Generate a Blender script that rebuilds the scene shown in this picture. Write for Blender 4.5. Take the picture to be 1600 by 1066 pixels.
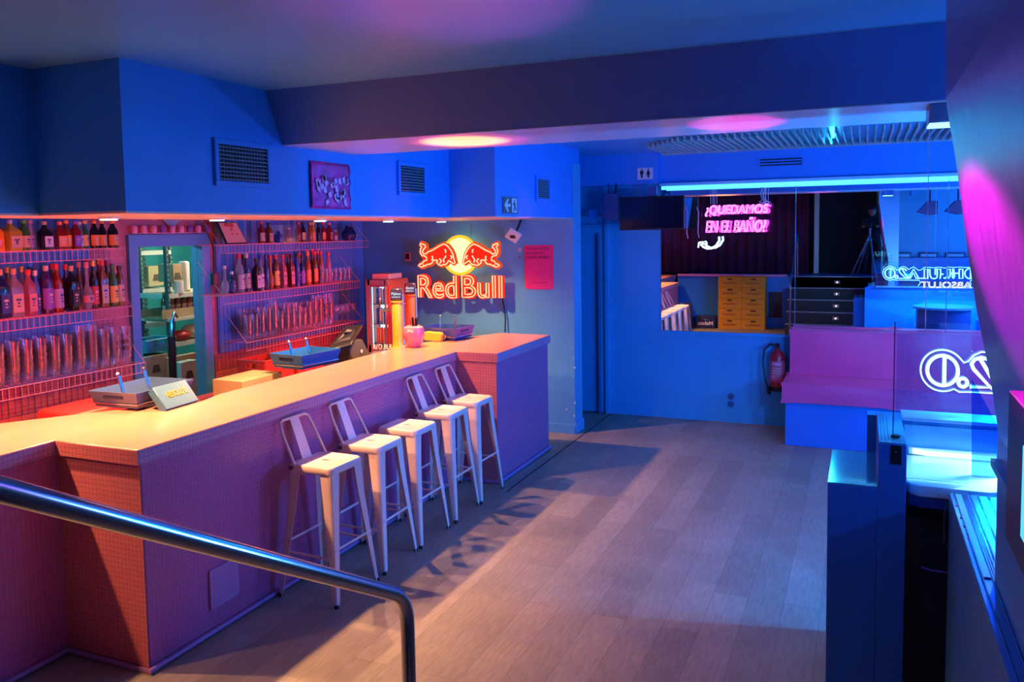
import bpy, bmesh, math, random
from mathutils import Vector, Matrix
for o in list(bpy.data.objects): bpy.data.objects.remove(o)
SC = bpy.context.scene; COL = SC.collection
PI = math.pi; random.seed(7)

# ------------------------------------------------------------------ camera
F, CX, CY, YAW, PIT, ROL = 1279.0, 800.0, 450.0, -.406, .0702, -.01536
EYE = Vector((0, 0, 2.2))
def _axes():
    f = Vector((math.sin(YAW), math.cos(YAW), 0)); r = Vector((math.cos(YAW), -math.sin(YAW), 0)); u = Vector((0, 0, 1))
    f2 = f*math.cos(PIT) - u*math.sin(PIT); u2 = u*math.cos(PIT) + f*math.sin(PIT)
    return r*math.cos(ROL) + u2*math.sin(ROL), u2*math.cos(ROL) - r*math.sin(ROL), f2
RT, UP, FW = _axes()
cam = bpy.data.cameras.new('camera'); camo = bpy.data.objects.new('camera', cam); COL.objects.link(camo)
m = Matrix((RT, UP, -FW)).transposed().to_4x4(); m.translation = EYE; camo.matrix_world = m
cam.sensor_width = 36; cam.lens = F/1600*36; cam.shift_x = 0; cam.shift_y = (CY-533)/1600
cam.clip_start = .02; SC.camera = camo
# a measured point of the room: where the line of sight through a measured image point meets a known plane
def ray(x, y): return RT*((x-CX)/F) - UP*((y-CY)/F) + FW
def onX(x, y, X): d = ray(x, y); return EYE + d*(X/d.x)
def onY(x, y, Y): d = ray(x, y); return EYE + d*(Y/d.y)
def onZ(x, y, Z): d = ray(x, y); return EYE + d*((Z-EYE.z)/d.z)

# ------------------------------------------------------------------ world, exposure, lights
W = bpy.data.worlds.new('world'); SC.world = W; W.use_nodes = True
W.node_tree.nodes['Background'].inputs[0].default_value = (.01, .03, .12, 1)
W.node_tree.nodes['Background'].inputs[1].default_value = .3
SC.view_settings.view_transform = 'Standard'; SC.view_settings.look = 'None'
SC.view_settings.exposure = -0.45; SC.view_settings.gamma = 1; SC.view_settings.use_curve_mapping = False
def light(name, kind, loc, col, power, aim=None, size=.05, size_y=None, spot=60, blend=.5):
    l = bpy.data.lights.new(name, kind); l.color = col; l.energy = power
    if kind == 'AREA':
        l.size = size
        if size_y: l.shape = 'RECTANGLE'; l.size_y = size_y
    else: l.shadow_soft_size = size
    if kind == 'SPOT': l.spot_size = math.radians(spot); l.spot_blend = blend
    o = bpy.data.objects.new(name, l); COL.objects.link(o); o.location = loc
    if aim is not None: o.rotation_euler = (Vector(aim)-Vector(loc)).to_track_quat('-Z', 'Y').to_euler()
    return o
WARM = (1, .50, .20)
DOWN_Y = (1.6, 2.55, 3.35, 4.19, 5.3, 6.3, 7.3); DOWN_X = (-4.37, -4.37, -3.9, -3.9, -3.9, -3.9, -3.9)
for i, y in enumerate(DOWN_Y):
    light('downlight_beam', 'SPOT', (DOWN_X[i], y, 2.275), WARM, (210, 340, 560, 440, 380, 360, 340)[i], (DOWN_X[i]+.2, y, 0), .025, spot=132, blend=1)
BLUE = (.0, .22, 1); CYAN = (.02, .62, 1); PINK = (1, .005, .40); RED = (1, .02, .03)
# unseen blue fill lamps, added out of view of camera and mirror
light('blue_fill', 'POINT', (2.35, 5.7, 1.95), (.12, .25, 1), 260, None, .06)
light('blue_fill', 'POINT', (2.5, 7.9, 2.5), (0, .34, 1), 100, None, .06)
light('blue_fill', 'POINT', (-4.65, -.5, 2.5), (0, .16, 1), 18, None, .05)
light('blue_fill', 'POINT', (2.9, .6, 2.4), (0, .30, 1), 110, None, .05)
for x in (.62, 1.25): light('cyan_sign_light', 'POINT', (x, 4.79, 1.42), (0, .25, 1), 230, None, .012)  # added point lamps strengthening the neon sign's light
for y in (3.3, 6.8):
    light('red_strip_beam', 'AREA', (-4.35, y, 1.06), RED, 36, (-5.5, y, 1.35), .04, 1.9)
light('storage_lamp', 'POINT', (-6.0, 6.9, 2.45), (.85, 1, .70), 60, None, .08)
light('storage_lamp', 'POINT', (-6.1, 4.75, 2.3), (.05, .75, 1), 30, None, .06)
light('booth_tube_beam', 'AREA', (.75, 4.44, 1.17), (.3, .85, 1), 60, (.7, 4.1, 1.0), .04, 1.0)
light('ceiling_tube_beam', 'AREA', (-.3, 9.2, 2.6), CYAN, 40, (-.3, 8.4, 1.6), .05, 3.4)
# unseen coloured spots added to throw the patches of coloured light
light('pink_spot', 'SPOT', (-.9, 5.7, 2.82), (1, 0, .52), 4600, (.35, 2.3, 2.06), .03, spot=8.5, blend=.8)
light('amber_spot', 'SPOT', (-2.85, 5.3, .3), (1, .40, .06), 2600, (-2.22, 4.47, 2.744), .02, spot=13, blend=.6)
light('red_spot', 'SPOT', (-2.83, 5.32, .3), (1, .01, .10), 600, (-2.20, 4.47, 2.744), .02, spot=17, blend=.4)
light('pink_spot', 'SPOT', (-.6, 6.6, .1), PINK, 1300, (-.62, 4.45, 2.744), .02, spot=9, blend=.4)
light('pink_spot', 'SPOT', (-1.6, 5.3, .9), (1, .03, .40), 650, (-1.46, 2.7, 3.05), .03, spot=22, blend=1)
light('violet_spot', 'SPOT', (-1.8, 6.4, 1.0), (.8, .02, .7), 200, (-3.27, 5.4, 2.36), .02, spot=16, blend=.9)
light('violet_spot', 'SPOT', (-1.5, 7.6, 1.2), (.8, .02, .7), 140, (-2.84, 6.95, 2.34), .02, spot=14, blend=.9)

light('pink_spot', 'SPOT', (.2, 7.0, 2.9), (1, .12, .40), 55, (.3, 9.0, .7), .04, spot=62, blend=.9)  # unseen pink fill pair over the bench, standing in for the neon's light
light('pink_spot', 'SPOT', (1.6, 7.0, 2.9), (1, .12, .40), 30, (1.4, 9.0, .7), .04, spot=50, blend=.9)

# ------------------------------------------------------------------ materials
MT = {}
def mat(name, col, rough=.5, metal=0, emit=None, estr=0, spec=.5, alpha=None, noise=0, nscale=6, bump=0, bscale=60, coat=0):
    if name in MT: return MT[name]
    m = bpy.data.materials.new(name); m.use_nodes = True; nt = m.node_tree; b = nt.nodes['Principled BSDF']
    b.inputs['Base Color'].default_value = (*col, 1); b.inputs['Roughness'].default_value = rough
    b.inputs['Metallic'].default_value = metal; b.inputs['Specular IOR Level'].default_value = spec
    b.inputs['Coat Weight'].default_value = coat
    if emit: b.inputs['Emission Color'].default_value = (*emit, 1); b.inputs['Emission Strength'].default_value = estr
    if alpha is not None: b.inputs['Alpha'].default_value = alpha
    tc = nt.nodes.new('ShaderNodeTexCoord')
    if noise:
        n = nt.nodes.new('ShaderNodeTexNoise'); n.inputs['Scale'].default_value = nscale; n.inputs['Detail'].default_value = 6
        r = nt.nodes.new('ShaderNodeMapRange'); r.inputs[1].default_value = .3; r.inputs[2].default_value = .7
        r.inputs[3].default_value = 1-noise; r.inputs[4].default_value = 1+noise
        mx = nt.nodes.new('ShaderNodeMix'); mx.data_type = 'RGBA'; mx.blend_type = 'MULTIPLY'; mx.inputs[0].default_value = 1
        mx.inputs[6].default_value = (*col, 1)
        nt.links.new(tc.outputs['Object'], n.inputs['Vector']); nt.links.new(n.outputs[0], r.inputs[0])
        nt.links.new(r.outputs[0], mx.inputs[7]); nt.links.new(mx.outputs[2], b.inputs['Base Color'])
    if bump:
        n = nt.nodes.new('ShaderNodeTexNoise'); n.inputs['Scale'].default_value = bscale; n.inputs['Detail'].default_value = 3
        bp = nt.nodes.new('ShaderNodeBump'); bp.inputs['Strength'].default_value = bump; bp.inputs['Distance'].default_value = .01
        nt.links.new(tc.outputs['Object'], n.inputs['Vector']); nt.links.new(n.outputs[0], bp.inputs['Height'])
        nt.links.new(bp.outputs[0], b.inputs['Normal'])
    MT[name] = m; return m
def glow(name, col, s):
    if name in MT: return MT[name]
    m = bpy.data.materials.new(name); m.use_nodes = True; nt = m.node_tree; nt.nodes.clear()
    e = nt.nodes.new('ShaderNodeEmission'); e.inputs[0].default_value = (*col, 1); e.inputs[1].default_value = s
    o = nt.nodes.new('ShaderNodeOutputMaterial'); nt.links.new(e.outputs[0], o.inputs[0]); MT[name] = m; return m
def glass(name, col=(1, 1, 1), opac=.12, rough=.03):
    """thin clear glass: see-through tint plus a fresnel sheen"""
    if name in MT: return MT[name]
    m = bpy.data.materials.new(name); m.use_nodes = True; nt = m.node_tree; nt.nodes.clear()
    t = nt.nodes.new('ShaderNodeBsdfTransparent'); t.inputs[0].default_value = (*col, 1)
    g = nt.nodes.new('ShaderNodeBsdfGlossy'); g.inputs['Roughness'].default_value = rough; g.inputs[0].default_value = (1, 1, 1, 1)
    fr = nt.nodes.new('ShaderNodeLayerWeight'); fr.inputs[0].default_value = .25
    mr = nt.nodes.new('ShaderNodeMapRange'); mr.inputs[3].default_value = opac; mr.inputs[4].default_value = .8
    mx = nt.nodes.new('ShaderNodeMixShader'); o = nt.nodes.new('ShaderNodeOutputMaterial')
    nt.links.new(fr.outputs['Fresnel'], mr.inputs[0]); nt.links.new(mr.outputs[0], mx.inputs[0])
    nt.links.new(t.outputs[0], mx.inputs[1]); nt.links.new(g.outputs[0], mx.inputs[2]); nt.links.new(mx.outputs[0], o.inputs[0])
    MT[name] = m; return m
def tiles(name, col, grout, size, rough=.35, bump=.6, mortar=.06, axes='YZ', var=.08):
    """small square mosaic laid on a vertical or horizontal face"""
    m = bpy.data.materials.new(name); m.use_nodes = True; nt = m.node_tree; b = nt.nodes['Principled BSDF']
    tc = nt.nodes.new('ShaderNodeTexCoord'); sp = nt.nodes.new('ShaderNodeSeparateXYZ'); cb = nt.nodes.new('ShaderNodeCombineXYZ')
    nt.links.new(tc.outputs['Object'], sp.inputs[0])
    nt.links.new(sp.outputs[axes[0]], cb.inputs[0]); nt.links.new(sp.outputs[axes[1]], cb.inputs[1])
    br = nt.nodes.new('ShaderNodeTexBrick'); br.offset = 0; br.inputs['Scale'].default_value = 1
    br.inputs['Brick Width'].default_value = size; br.inputs['Row Height'].default_value = size
    br.inputs['Mortar Size'].default_value = size*mortar; br.inputs['Mortar Smooth'].default_value = .4
    br.inputs['Color1'].default_value = (*col, 1); br.inputs['Color2'].default_value = (*[c*(1-var) for c in col], 1)
    br.inputs['Mortar'].default_value = (*grout, 1)
    nt.links.new(cb.outputs[0], br.inputs['Vector']); nt.links.new(br.outputs['Color'], b.inputs['Base Color'])
    bp = nt.nodes.new('ShaderNodeBump'); bp.invert = True; bp.inputs['Strength'].default_value = bump; bp.inputs['Distance'].default_value = .004
    nt.links.new(br.outputs['Fac'], bp.inputs['Height']); nt.links.new(bp.outputs[0], b.inputs['Normal'])
    b.inputs['Roughness'].default_value = rough; return m
def planks():
    m = bpy.data.materials.new('laminate planks'); m.use_nodes = True; nt = m.node_tree; b = nt.nodes['Principled BSDF']
    tc = nt.nodes.new('ShaderNodeTexCoord'); mp = nt.nodes.new('ShaderNodeMapping'); mp.inputs['Rotation'].default_value = (0, 0, PI/2)
    nt.links.new(tc.outputs['Object'], mp.inputs[0])
    br = nt.nodes.new('ShaderNodeTexBrick'); br.offset = .37; br.offset_frequency = 2; br.inputs['Scale'].default_value = 1
    br.inputs['Brick Width'].default_value = 1.45; br.inputs['Row Height'].default_value = .2
    br.inputs['Mortar Size'].default_value = .0013; br.inputs['Bias'].default_value = 0
    br.inputs['Color1'].default_value = (.30, .235, .18, 1); br.inputs['Color2'].default_value = (.22, .175, .135, 1)
    br.inputs['Mortar'].default_value = (.12, .1, .09, 1)
    nt.links.new(mp.outputs[0], br.inputs['Vector'])
    n = nt.nodes.new('ShaderNodeTexNoise'); n.inputs['Scale'].default_value = 7; n.inputs['Detail'].default_value = 8
    mp2 = nt.nodes.new('ShaderNodeMapping'); mp2.inputs['Scale'].default_value = (9, 1.2, 1)
    nt.links.new(tc.outputs['Object'], mp2.inputs[0]); nt.links.new(mp2.outputs[0], n.inputs['Vector'])
    n2 = nt.nodes.new('ShaderNodeTexNoise'); n2.inputs['Scale'].default_value = 1.7; n2.inputs['Detail'].default_value = 5
    nt.links.new(tc.outputs['Object'], n2.inputs['Vector'])
    def ml(a, bb, lo, hi):
        r = nt.nodes.new('ShaderNodeMapRange'); r.inputs[1].default_value = .3; r.inputs[2].default_value = .7
        r.inputs[3].default_value = lo; r.inputs[4].default_value = hi
        x = nt.nodes.new('ShaderNodeMix'); x.data_type = 'RGBA'; x.blend_type = 'MULTIPLY'; x.inputs[0].default_value = 1
        nt.links.new(bb, r.inputs[0]); nt.links.new(a, x.inputs[6]); nt.links.new(r.outputs[0], x.inputs[7]); return x.outputs[2]
    c = ml(br.outputs['Color'], n.outputs[0], .82, 1.15); c = ml(c, n2.outputs[0], .84, 1.1)
    nt.links.new(c, b.inputs['Base Color']); b.inputs['Roughness'].default_value = .48
    bp = nt.nodes.new('ShaderNodeBump'); bp.inputs['Strength'].default_value = .12; bp.inputs['Distance'].default_value = .003
    nt.links.new(n.outputs[0], bp.inputs['Height']); nt.links.new(bp.outputs[0], b.inputs['Normal'])
    return m
FLOORM = planks()
WALLB = mat('blue wall paint', (.03, .36, .66), .42, noise=.06, nscale=2, bump=.05, bscale=40)
WALLG = mat('turquoise wall paint', (.10, .36, .62), .5, noise=.10, nscale=1.6, bump=.08, bscale=30)
CEIL = mat('glossy ceiling paint', (.07, .40, .70), .28, noise=.05, nscale=1.2, spec=.6)
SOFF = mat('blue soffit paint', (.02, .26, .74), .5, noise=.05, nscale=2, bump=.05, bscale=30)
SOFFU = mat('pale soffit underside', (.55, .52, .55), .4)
BOOTHM = mat('booth blue paint', (.02, .18, .58), .38, noise=.05, nscale=3, bump=.05)
PINKP = mat('pink wall paint', (.62, .15, .17), .4, noise=.08, nscale=3)
PTOP = mat('pink counter paint', (.66, .21, .15), .24, noise=.05, nscale=4, coat=.3)
TILEX = tiles('pink mosaic on long faces', (.55, .13, .30), (.40, .09, .21), .026, axes='YZ')
TILEY = tiles('warm-lit mosaic on end faces', (.62, .15, .18), (.34, .06, .08), .026, axes='XZ')  # redder than the long faces: the warm light there is put into the colour
WTILE = tiles('pink wall tile', (.62, .13, .14), (.30, .08, .08), .1, rough=.25, bump=.5, mortar=.03, axes='YZ')
BLACK = mat('black plastic', (.012, .012, .016), .35)
DARK = mat('dark void', (.006, .006, .009), .8)
CURT = mat('black curtain', (.10, .008, .05), .75)
WHITE = mat('white enamel', (.78, .76, .74), .32)
STOOL = mat('cream painted steel', (.86, .60, .54), .3, noise=.04, nscale=9, coat=.2)
STEEL = mat('polished steel', (.62, .64, .68), .16, metal=1)
STEELD = mat('brushed steel', (.45, .47, .5), .32, metal=1)
WIRE = mat('pink coated wire', (.75, .30, .34), .35)
MIRR = mat('mirror silver', (.86, .89, .92), .003, metal=1)
NAVY = mat('navy plastic', (.02, .07, .26), .32)
CARD = mat('cardboard', (.48, .34, .2), .8, noise=.06)
VINYL = mat('pink vinyl', (.85, .08, .26), .34, noise=.05, nscale=3, bump=.12, bscale=7)
REDP = mat('red plastic', (.6, .03, .03), .4)
YELL = mat('yellow plastic', (.60, .23, .005), .45)
CLEAR = glass('clear glass', (.95, .96, 1), .05, .12)
_n = CLEAR.node_tree; _d = _n.nodes.new('ShaderNodeBsdfDiffuse'); _d.inputs[0].default_value = (.85, .85, .95, 1)
_m = _n.nodes.new('ShaderNodeMixShader'); _m.inputs[0].default_value = .035; _o = [q for q in _n.nodes if q.type == 'OUTPUT_MATERIAL'][0]
_n.links.new(_o.inputs[0].links[0].from_socket, _m.inputs[1]); _n.links.new(_d.outputs[0], _m.inputs[2]); _n.links.new(_m.outputs[0], _o.inputs[0])
[q for q in _n.nodes if q.type == 'MAP_RANGE'][0].inputs[4].default_value = .45
PANE = glass('clear pane', (.94, .98, 1), .03, .01)
RUB = mat('black rubber', (.015, .015, .015), .7)

# ------------------------------------------------------------------ mesh helpers
class MB:
    def __init__(s): s.b = bmesh.new()
    def box(s, x0, x1, y0, y1, z0, z1):
        v = [s.b.verts.new((x, y, z)) for x in (x0, x1) for y in (y0, y1) for z in (z0, z1)]
        for f in ((0, 1, 3, 2), (4, 6, 7, 5), (0, 4, 5, 1), (2, 3, 7, 6), (0, 2, 6, 4), (1, 5, 7, 3)): s.b.faces.new([v[i] for i in f])
        return s
    def hexa(s, bot, top):
        vb = [s.b.verts.new(p) for p in bot]; vt = [s.b.verts.new(p) for p in top]; n = len(vb)
        s.b.faces.new(vb[::-1]); s.b.faces.new(vt)
        for i in range(n): s.b.faces.new((vb[i], vb[(i+1) % n], vt[(i+1) % n], vt[i]))
        return s
    def prism(s, poly, axis, a, b):
        """poly of (u,v); axis 'X': (u,v)=(y,z); 'Y': (x,z); 'Z': (x,y)"""
        f = {'X': lambda u, v, w: (w, u, v), 'Y': lambda u, v, w: (u, w, v), 'Z': lambda u, v, w: (u, v, w)}[axis]
        return s.hexa([f(u, v, a) for u, v in poly], [f(u, v, b) for u, v in poly])
    def cyl(s, p0, p1, r, r1=None, n=16, caps=True):
        p0, p1 = Vector(p0), Vector(p1); r1 = r if r1 is None else r1
        d = (p1-p0).normalized(); a = d.orthogonal().normalized(); c = d.cross(a)
        R0 = [s.b.verts.new(p0+(a*math.cos(t)+c*math.sin(t))*r) for t in [2*PI*i/n for i in range(n)]]
        R1 = [s.b.verts.new(p1+(a*math.cos(t)+c*math.sin(t))*r1) for t in [2*PI*i/n for i in range(n)]]
        for i in range(n): s.b.faces.new((R0[i], R0[(i+1) % n], R1[(i+1) % n], R1[i]))
        if caps: s.b.faces.new(R0[::-1]); s.b.faces.new(R1)
        return s
    def tube(s, pts, r, n=8, closed=False):
        pts = [Vector(p) for p in pts]; N = len(pts); prev = None; rings = []
        for i, p in enumerate(pts):
            if closed: d = (pts[(i+1) % N]-pts[i-1])
            else: d = pts[min(i+1, N-1)]-pts[max(i-1, 0)]
            if d.length < 1e-9: d = Vector((0, 0, 1))
            d.normalize()
            if prev is None: a = d.orthogonal().normalized()
            else:
                a = prev - d*prev.dot(d)
                a = a.normalized() if a.length > 1e-6 else d.orthogonal().normalized()
            prev = a; c = d.cross(a)
            rings.append([s.b.verts.new(p+(a*math.cos(t)+c*math.sin(t))*r) for t in [2*PI*k/n for k in range(n)]])
        for i in range(N-1 if not closed else N):
            A, B = rings[i], rings[(i+1) % N]
            for k in range(n): s.b.faces.new((A[k], A[(k+1) % n], B[(k+1) % n], B[k]))
        if not closed: s.b.faces.new(rings[0][::-1]); s.b.faces.new(rings[-1])
        return s
    def lathe(s, prof, c=(0, 0, 0), n=20, square=0):
        rings = []
        for r, z in prof:
            ring = []
            for k in range(n):
                t = 2*PI*k/n; q = 1.0
                if square: q = 1/max(abs(math.cos(t)), abs(math.sin(t)))**square
                ring.append(s.b.verts.new((c[0]+r*q*math.cos(t), c[1]+r*q*math.sin(t), c[2]+z)))
            rings.append(ring)
        for A, B in zip(rings, rings[1:]):
            for k in range(n): s.b.faces.new((A[k], A[(k+1) % n], B[(k+1) % n], B[k]))
        if prof[0][0] > 1e-5: s.b.faces.new(rings[0][::-1])
        if prof[-1][0] > 1e-5: s.b.faces.new(rings[-1])
        return s
    def ball(s, c, r, sc=(1, 1, 1), seg=14):
        mm = Matrix.Translation(c) @ Matrix.Diagonal((r*sc[0], r*sc[1], r*sc[2], 1))
        bmesh.ops.create_uvsphere(s.b, u_segments=seg, v_segments=max(6, seg//2+1), radius=1, matrix=mm); return s
    def move(s, M):
        bmesh.ops.transform(s.b, matrix=M, verts=s.b.verts); return s
    def obj(s, name, m, parent=None, smooth=False, bevel=0, bseg=2, weld=False):
        if weld: bmesh.ops.remove_doubles(s.b, verts=s.b.verts, dist=1e-5)
        bmesh.ops.recalc_face_normals(s.b, faces=s.b.faces)
        me = bpy.data.meshes.new(name); s.b.to_mesh(me); s.b.free()
        if smooth:
            for p in me.polygons: p.use_smooth = True
            try: me.set_sharp_from_angle(angle=math.radians(40))
            except Exception: pass
        o = bpy.data.objects.new(name, me); COL.objects.link(o); me.materials.append(m)
        if parent: o.parent = parent
        if bevel:
            md = o.modifiers.new('b', 'BEVEL'); md.width = bevel; md.segments = bseg; md.limit_method = 'ANGLE'; md.angle_limit = math.radians(35)
            for p in me.polygons: p.use_smooth = True
            try: me.set_sharp_from_angle(angle=math.radians(50))
            except Exception: pass
        return o
def tag(o, label, cat, group=None, kind=None):
    o['label'] = label; o['category'] = cat
    if group: o['group'] = group
    if kind: o['kind'] = kind
    return o
def thing(name, label, cat, loc=(0, 0, 0), rz=0, group=None):
    o = bpy.data.objects.new(name, None); COL.objects.link(o); o.location = loc; o.rotation_euler = (0, 0, rz)
    o.empty_display_size = .1
    return tag(o, label, cat, group)
def struct(name, mb, m, bevel=0, label=None, **k):
    o = mb.obj(name, m, bevel=bevel, **k); o['kind'] = 'structure'
    if label: o['label'] = label
    return o
def copy_tree(o, parent=None):
    c = o.copy(); COL.objects.link(c); c.parent = parent
    for ch in list(o.children): copy_tree(ch, c)
    return c
def box(*a): return MB().box(*a)
def text_mesh(s, size_w, size_h, depth=.004, outline=0, shear=0, spacing=1.0, bold=0):
    """lettering in the XZ plane facing -Y, lower left corner at the origin, fitted to size"""
    cu = bpy.data.curves.new('t', 'FONT'); cu.body = s; cu.space_character = spacing; cu.shear = shear; cu.resolution_u = 3
    cu.fill_mode = 'NONE' if outline else 'BOTH'
    if bold: cu.offset = bold
    o = bpy.data.objects.new('t', cu); COL.objects.link(o)
    dg = bpy.context.evaluated_depsgraph_get(); dg.update()
    oe = o.evaluated_get(dg); me = oe.to_mesh(); 
    vs = [v.co.copy() for v in me.vertices]; x0 = min(v.x for v in vs); x1 = max(v.x for v in vs); y0 = min(v.y for v in vs); y1 = max(v.y for v in vs)
    sx = size_w/(x1-x0); sy = size_h/(y1-y0); mb = MB()
    if outline:
        adj = {}
        for e in me.edges: a, b = e.vertices; adj.setdefault(a, []).append(b); adj.setdefault(b, []).append(a)
        seen = set()
        for st in adj:
            if st in seen: continue
            loop = [st]; seen.add(st); cur = st
            while True:
                nx = [q for q in adj[cur] if q not in seen]
                if not nx: break
                cur = nx[0]; seen.add(cur); loop.append(cur)
            pts = [((vs[i].x-x0)*sx, 0, (vs[i].y-y0)*sy) for i in loop]
            q = [pts[0]]
            for p in pts[1:]:
                if (Vector(p)-Vector(q[-1])).length > outline*.8: q.append(p)
            if len(q) > 2: mb.tube(q, outline, 6, closed=True)
    else:
        bv = [mb.b.verts.new(((v.x-x0)*sx, 0, (v.y-y0)*sy)) for v in vs]
        for p in me.polygons:
            try: mb.b.faces.new([bv[i] for i in p.vertices])
            except Exception: pass
        r = bmesh.ops.extrude_face_region(mb.b, geom=list(mb.b.faces))
        bmesh.ops.translate(mb.b, verts=[g for g in r['geom'] if isinstance(g, bmesh.types.BMVert)], vec=(0, -depth, 0))
    oe.to_mesh_clear(); bpy.data.objects.remove(o); return mb
def place(origin, right, up):
    """matrix putting local X along right, local Z along up at origin"""
    right = Vector(right).normalized(); up = Vector(up); up = (up-right*up.dot(right)).normalized(); y = up.cross(right)
    M = Matrix((right, y, up)).transposed().to_4x4(); M.translation = Vector(origin); return M
def fit_text(s, p0, w, h, right=(1, 0, 0), up=(0, 0, 1), **k): return text_mesh(s, w, h, **k).move(place(p0, right, up))

# ------------------------------------------------------------------ room shell
H = 3.05; BW = 9.34; SX = -3.27; EX = -2.84; LX = -5.5
struct('floor', box(-8, 4, -1.6, 10.6, -.1, 0), FLOORM)
struct('ceiling', box(-8, 4, -1.6, 10.6, H, H+.1), CEIL)
struct('wall_mirror_side', box(-2.76, 3.3, BW, BW+.15, 0, H), WALLB)
struct('wall_alcove', box(-4.6, -2.76, BW, BW+.15, 0, H), WALLB)
struct('wall_right', box(3.2, 3.35, -1.5, BW, 0, H), WALLB)
struct('wall_behind_stairs', box(-5.6, .5, -1.45, -1.3, 0, H), DARK)
struct('wall_behind_booth', box(.5, 3.2, -1.0, -.85, 0, H), WALLB)
struct('wall_end_of_bar', MB().prism([(-5.5, 8.3), (-2.83, 8.25), (-2.83, 8.5), (-5.5, 8.5)], 'Z', 0, 2.9), WALLG)
struct('wall_alcove_left', box(-4.6, -4.45, 8.5, BW, 0, H), WALLB)
d0, d1 = 4.95, 5.68
struct('wall_behind_bar', MB().box(LX-.07, LX, -1.3, d0, 0, H).box(LX-.07, LX, d1, 8.5, 0, H).box(LX-.07, LX, d0, d1, 2.12, H), PINKP)
struct('trim_1', box(LX, LX+.02, 1.5, 4.52, 1.15, 2.9), mat('blue panel paint', (.10, .28, .62), .5), label='blue panel behind the left shelves')
struct('trim_2', box(LX, LX+.02, 5.86, 8.27, 1.1, 2.9), MT['blue panel paint'], label='blue panel behind the right shelves')
struct('trim_3', MB().box(LX, LX+.012, .5, 4.88, .6, 1.14).box(LX, LX+.012, 5.8, 8.27, .6, 1.09), WTILE, label='pink tiled splashback')
struct('door_1', MB().box(LX-.09, LX+.035, d0-.075, d0+.012, 0, 2.21).box(LX-.09, LX+.035, d1-.012, d1+.085, 0, 2.21).box(LX-.09, LX+.035, d0+.012, d1-.012, 2.11, 2.21), mat('blue door frame paint', (.08, .30, .52), .35), label='blue storage room door frame')
struct('trim_4', box(-2.83, -2.815, 8.245, 8.515, 0, .12), WALLG, label='skirting at the wall end')
struct('baseboard_back', box(-2.76, -.72, BW-.012, BW, 0, .11), WALLB)
struct('trim_16', box(-2.745, -2.733, 6.2, 9.3, 0, .003), RUB, label='dark joint strip in the floor')
struct('baseboard_end_wall', box(-3.4, -2.83, 8.23, 8.262, 0, .1), WALLG)
struct('door_2', MB().box(-3.35, -2.84, BW-.04, BW-.003, .02, 2.25).box(-2.80, -2.76, BW-.05, BW, 0, 2.3), WALLB, label='blue door in the alcove')
tag(MB().cyl((-2.87, BW-.075, 0), (-2.87, BW-.075, 2.15), .022, n=10).obj('door_edge_shade', mat('dark blue pipe', (.02, .08, .2), .5), smooth=True), 'dark vertical shade strip at the alcove door from floor to lintel', 'shade strip')  # dark shade along the door's edge, built as an upright rod
# storage room shell
struct('wall_storage_back', box(-7.7, -7.55, 4.1, 8.5, 0, 2.75), mat('teal storage paint', (.03, .38, .42), .55))
struct('wall_storage_left', box(-7.6, LX-.07, 4.2, 4.3, 0, 2.75), MT['teal storage paint'])
struct('wall_storage_right', box(-7.6, LX-.07, 8.3, 8.4, 0, 2.75), MT['teal storage paint'])
struct('trim_5', box(-7.7, LX-.07, 4.2, 8.4, 2.7, 2.75), WHITE, label='storage room ceiling')
# soffit over the bar, following the bar's plan
ZS = 2.32
sof = [(-3.88, -1.3), (-3.88, 2.91), (SX, 2.91), (SX, 6.28), (EX, 6.28), (EX, 8.5), (-4.45, 8.3), (-4.45, -1.3)]
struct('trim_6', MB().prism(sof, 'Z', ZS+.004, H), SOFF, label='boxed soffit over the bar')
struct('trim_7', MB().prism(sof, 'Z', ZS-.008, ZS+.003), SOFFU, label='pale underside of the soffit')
# beam with a sloping front face
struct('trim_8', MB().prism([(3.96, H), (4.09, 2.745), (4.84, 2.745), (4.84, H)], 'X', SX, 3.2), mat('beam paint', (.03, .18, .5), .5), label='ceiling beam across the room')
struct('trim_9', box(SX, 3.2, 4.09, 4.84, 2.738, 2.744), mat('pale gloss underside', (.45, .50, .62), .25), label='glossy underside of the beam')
# bulkheads over the mirror
struct('trim_10', MB().box(-3.6, -2.14, 9.2, BW, 2.7, H), SOFF, label='bulkhead left of the mirror')
struct('trim_11', box(-2.14, 3.2, 9.27, BW, 2.7, H), SOFF, label='bulkhead over the mirror')
struct('trim_12', box(-2.14, -.7, BW-.03, BW, .985, 1.015), WALLB, label='sill under the mirror')
# ceiling grille of slats
g = MB()
for i in range(78): 
    x = -2.0+i*.065; g.box(x, x+.012, 7.66+max(0, (-1.6-x))*1.2, 8.98, 3.0, 3.045)
g.box(-2.05, 3.1, 8.96, 8.99, 2.995, 3.045)
tag(g.obj('slatted_ceiling_grille', mat('grey green slats', (.35, .42, .42), .5)), 'long slatted grey ceiling grille between the beam and the mirror wall', 'ceiling grille')
# mirror in three panes
mx = [-2.14, onY(1243, 400, BW).x, onY(1480, 400, BW).x, 3.15]
for i, lb in enumerate(('tall wall mirror pane behind the pink neon lettering', 'wall mirror pane above the pink bench, reflecting the stairs', 'mirror pane at the right behind the slanted panel')):
    tag(box(mx[i]+.002, mx[i+1]-.002, BW-.012, BW-.001, 1.02, 2.68).obj('mirror_pane', MIRR, bevel=.002), lb, 'mirror', 'mirror panes on the back wall')

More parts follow.
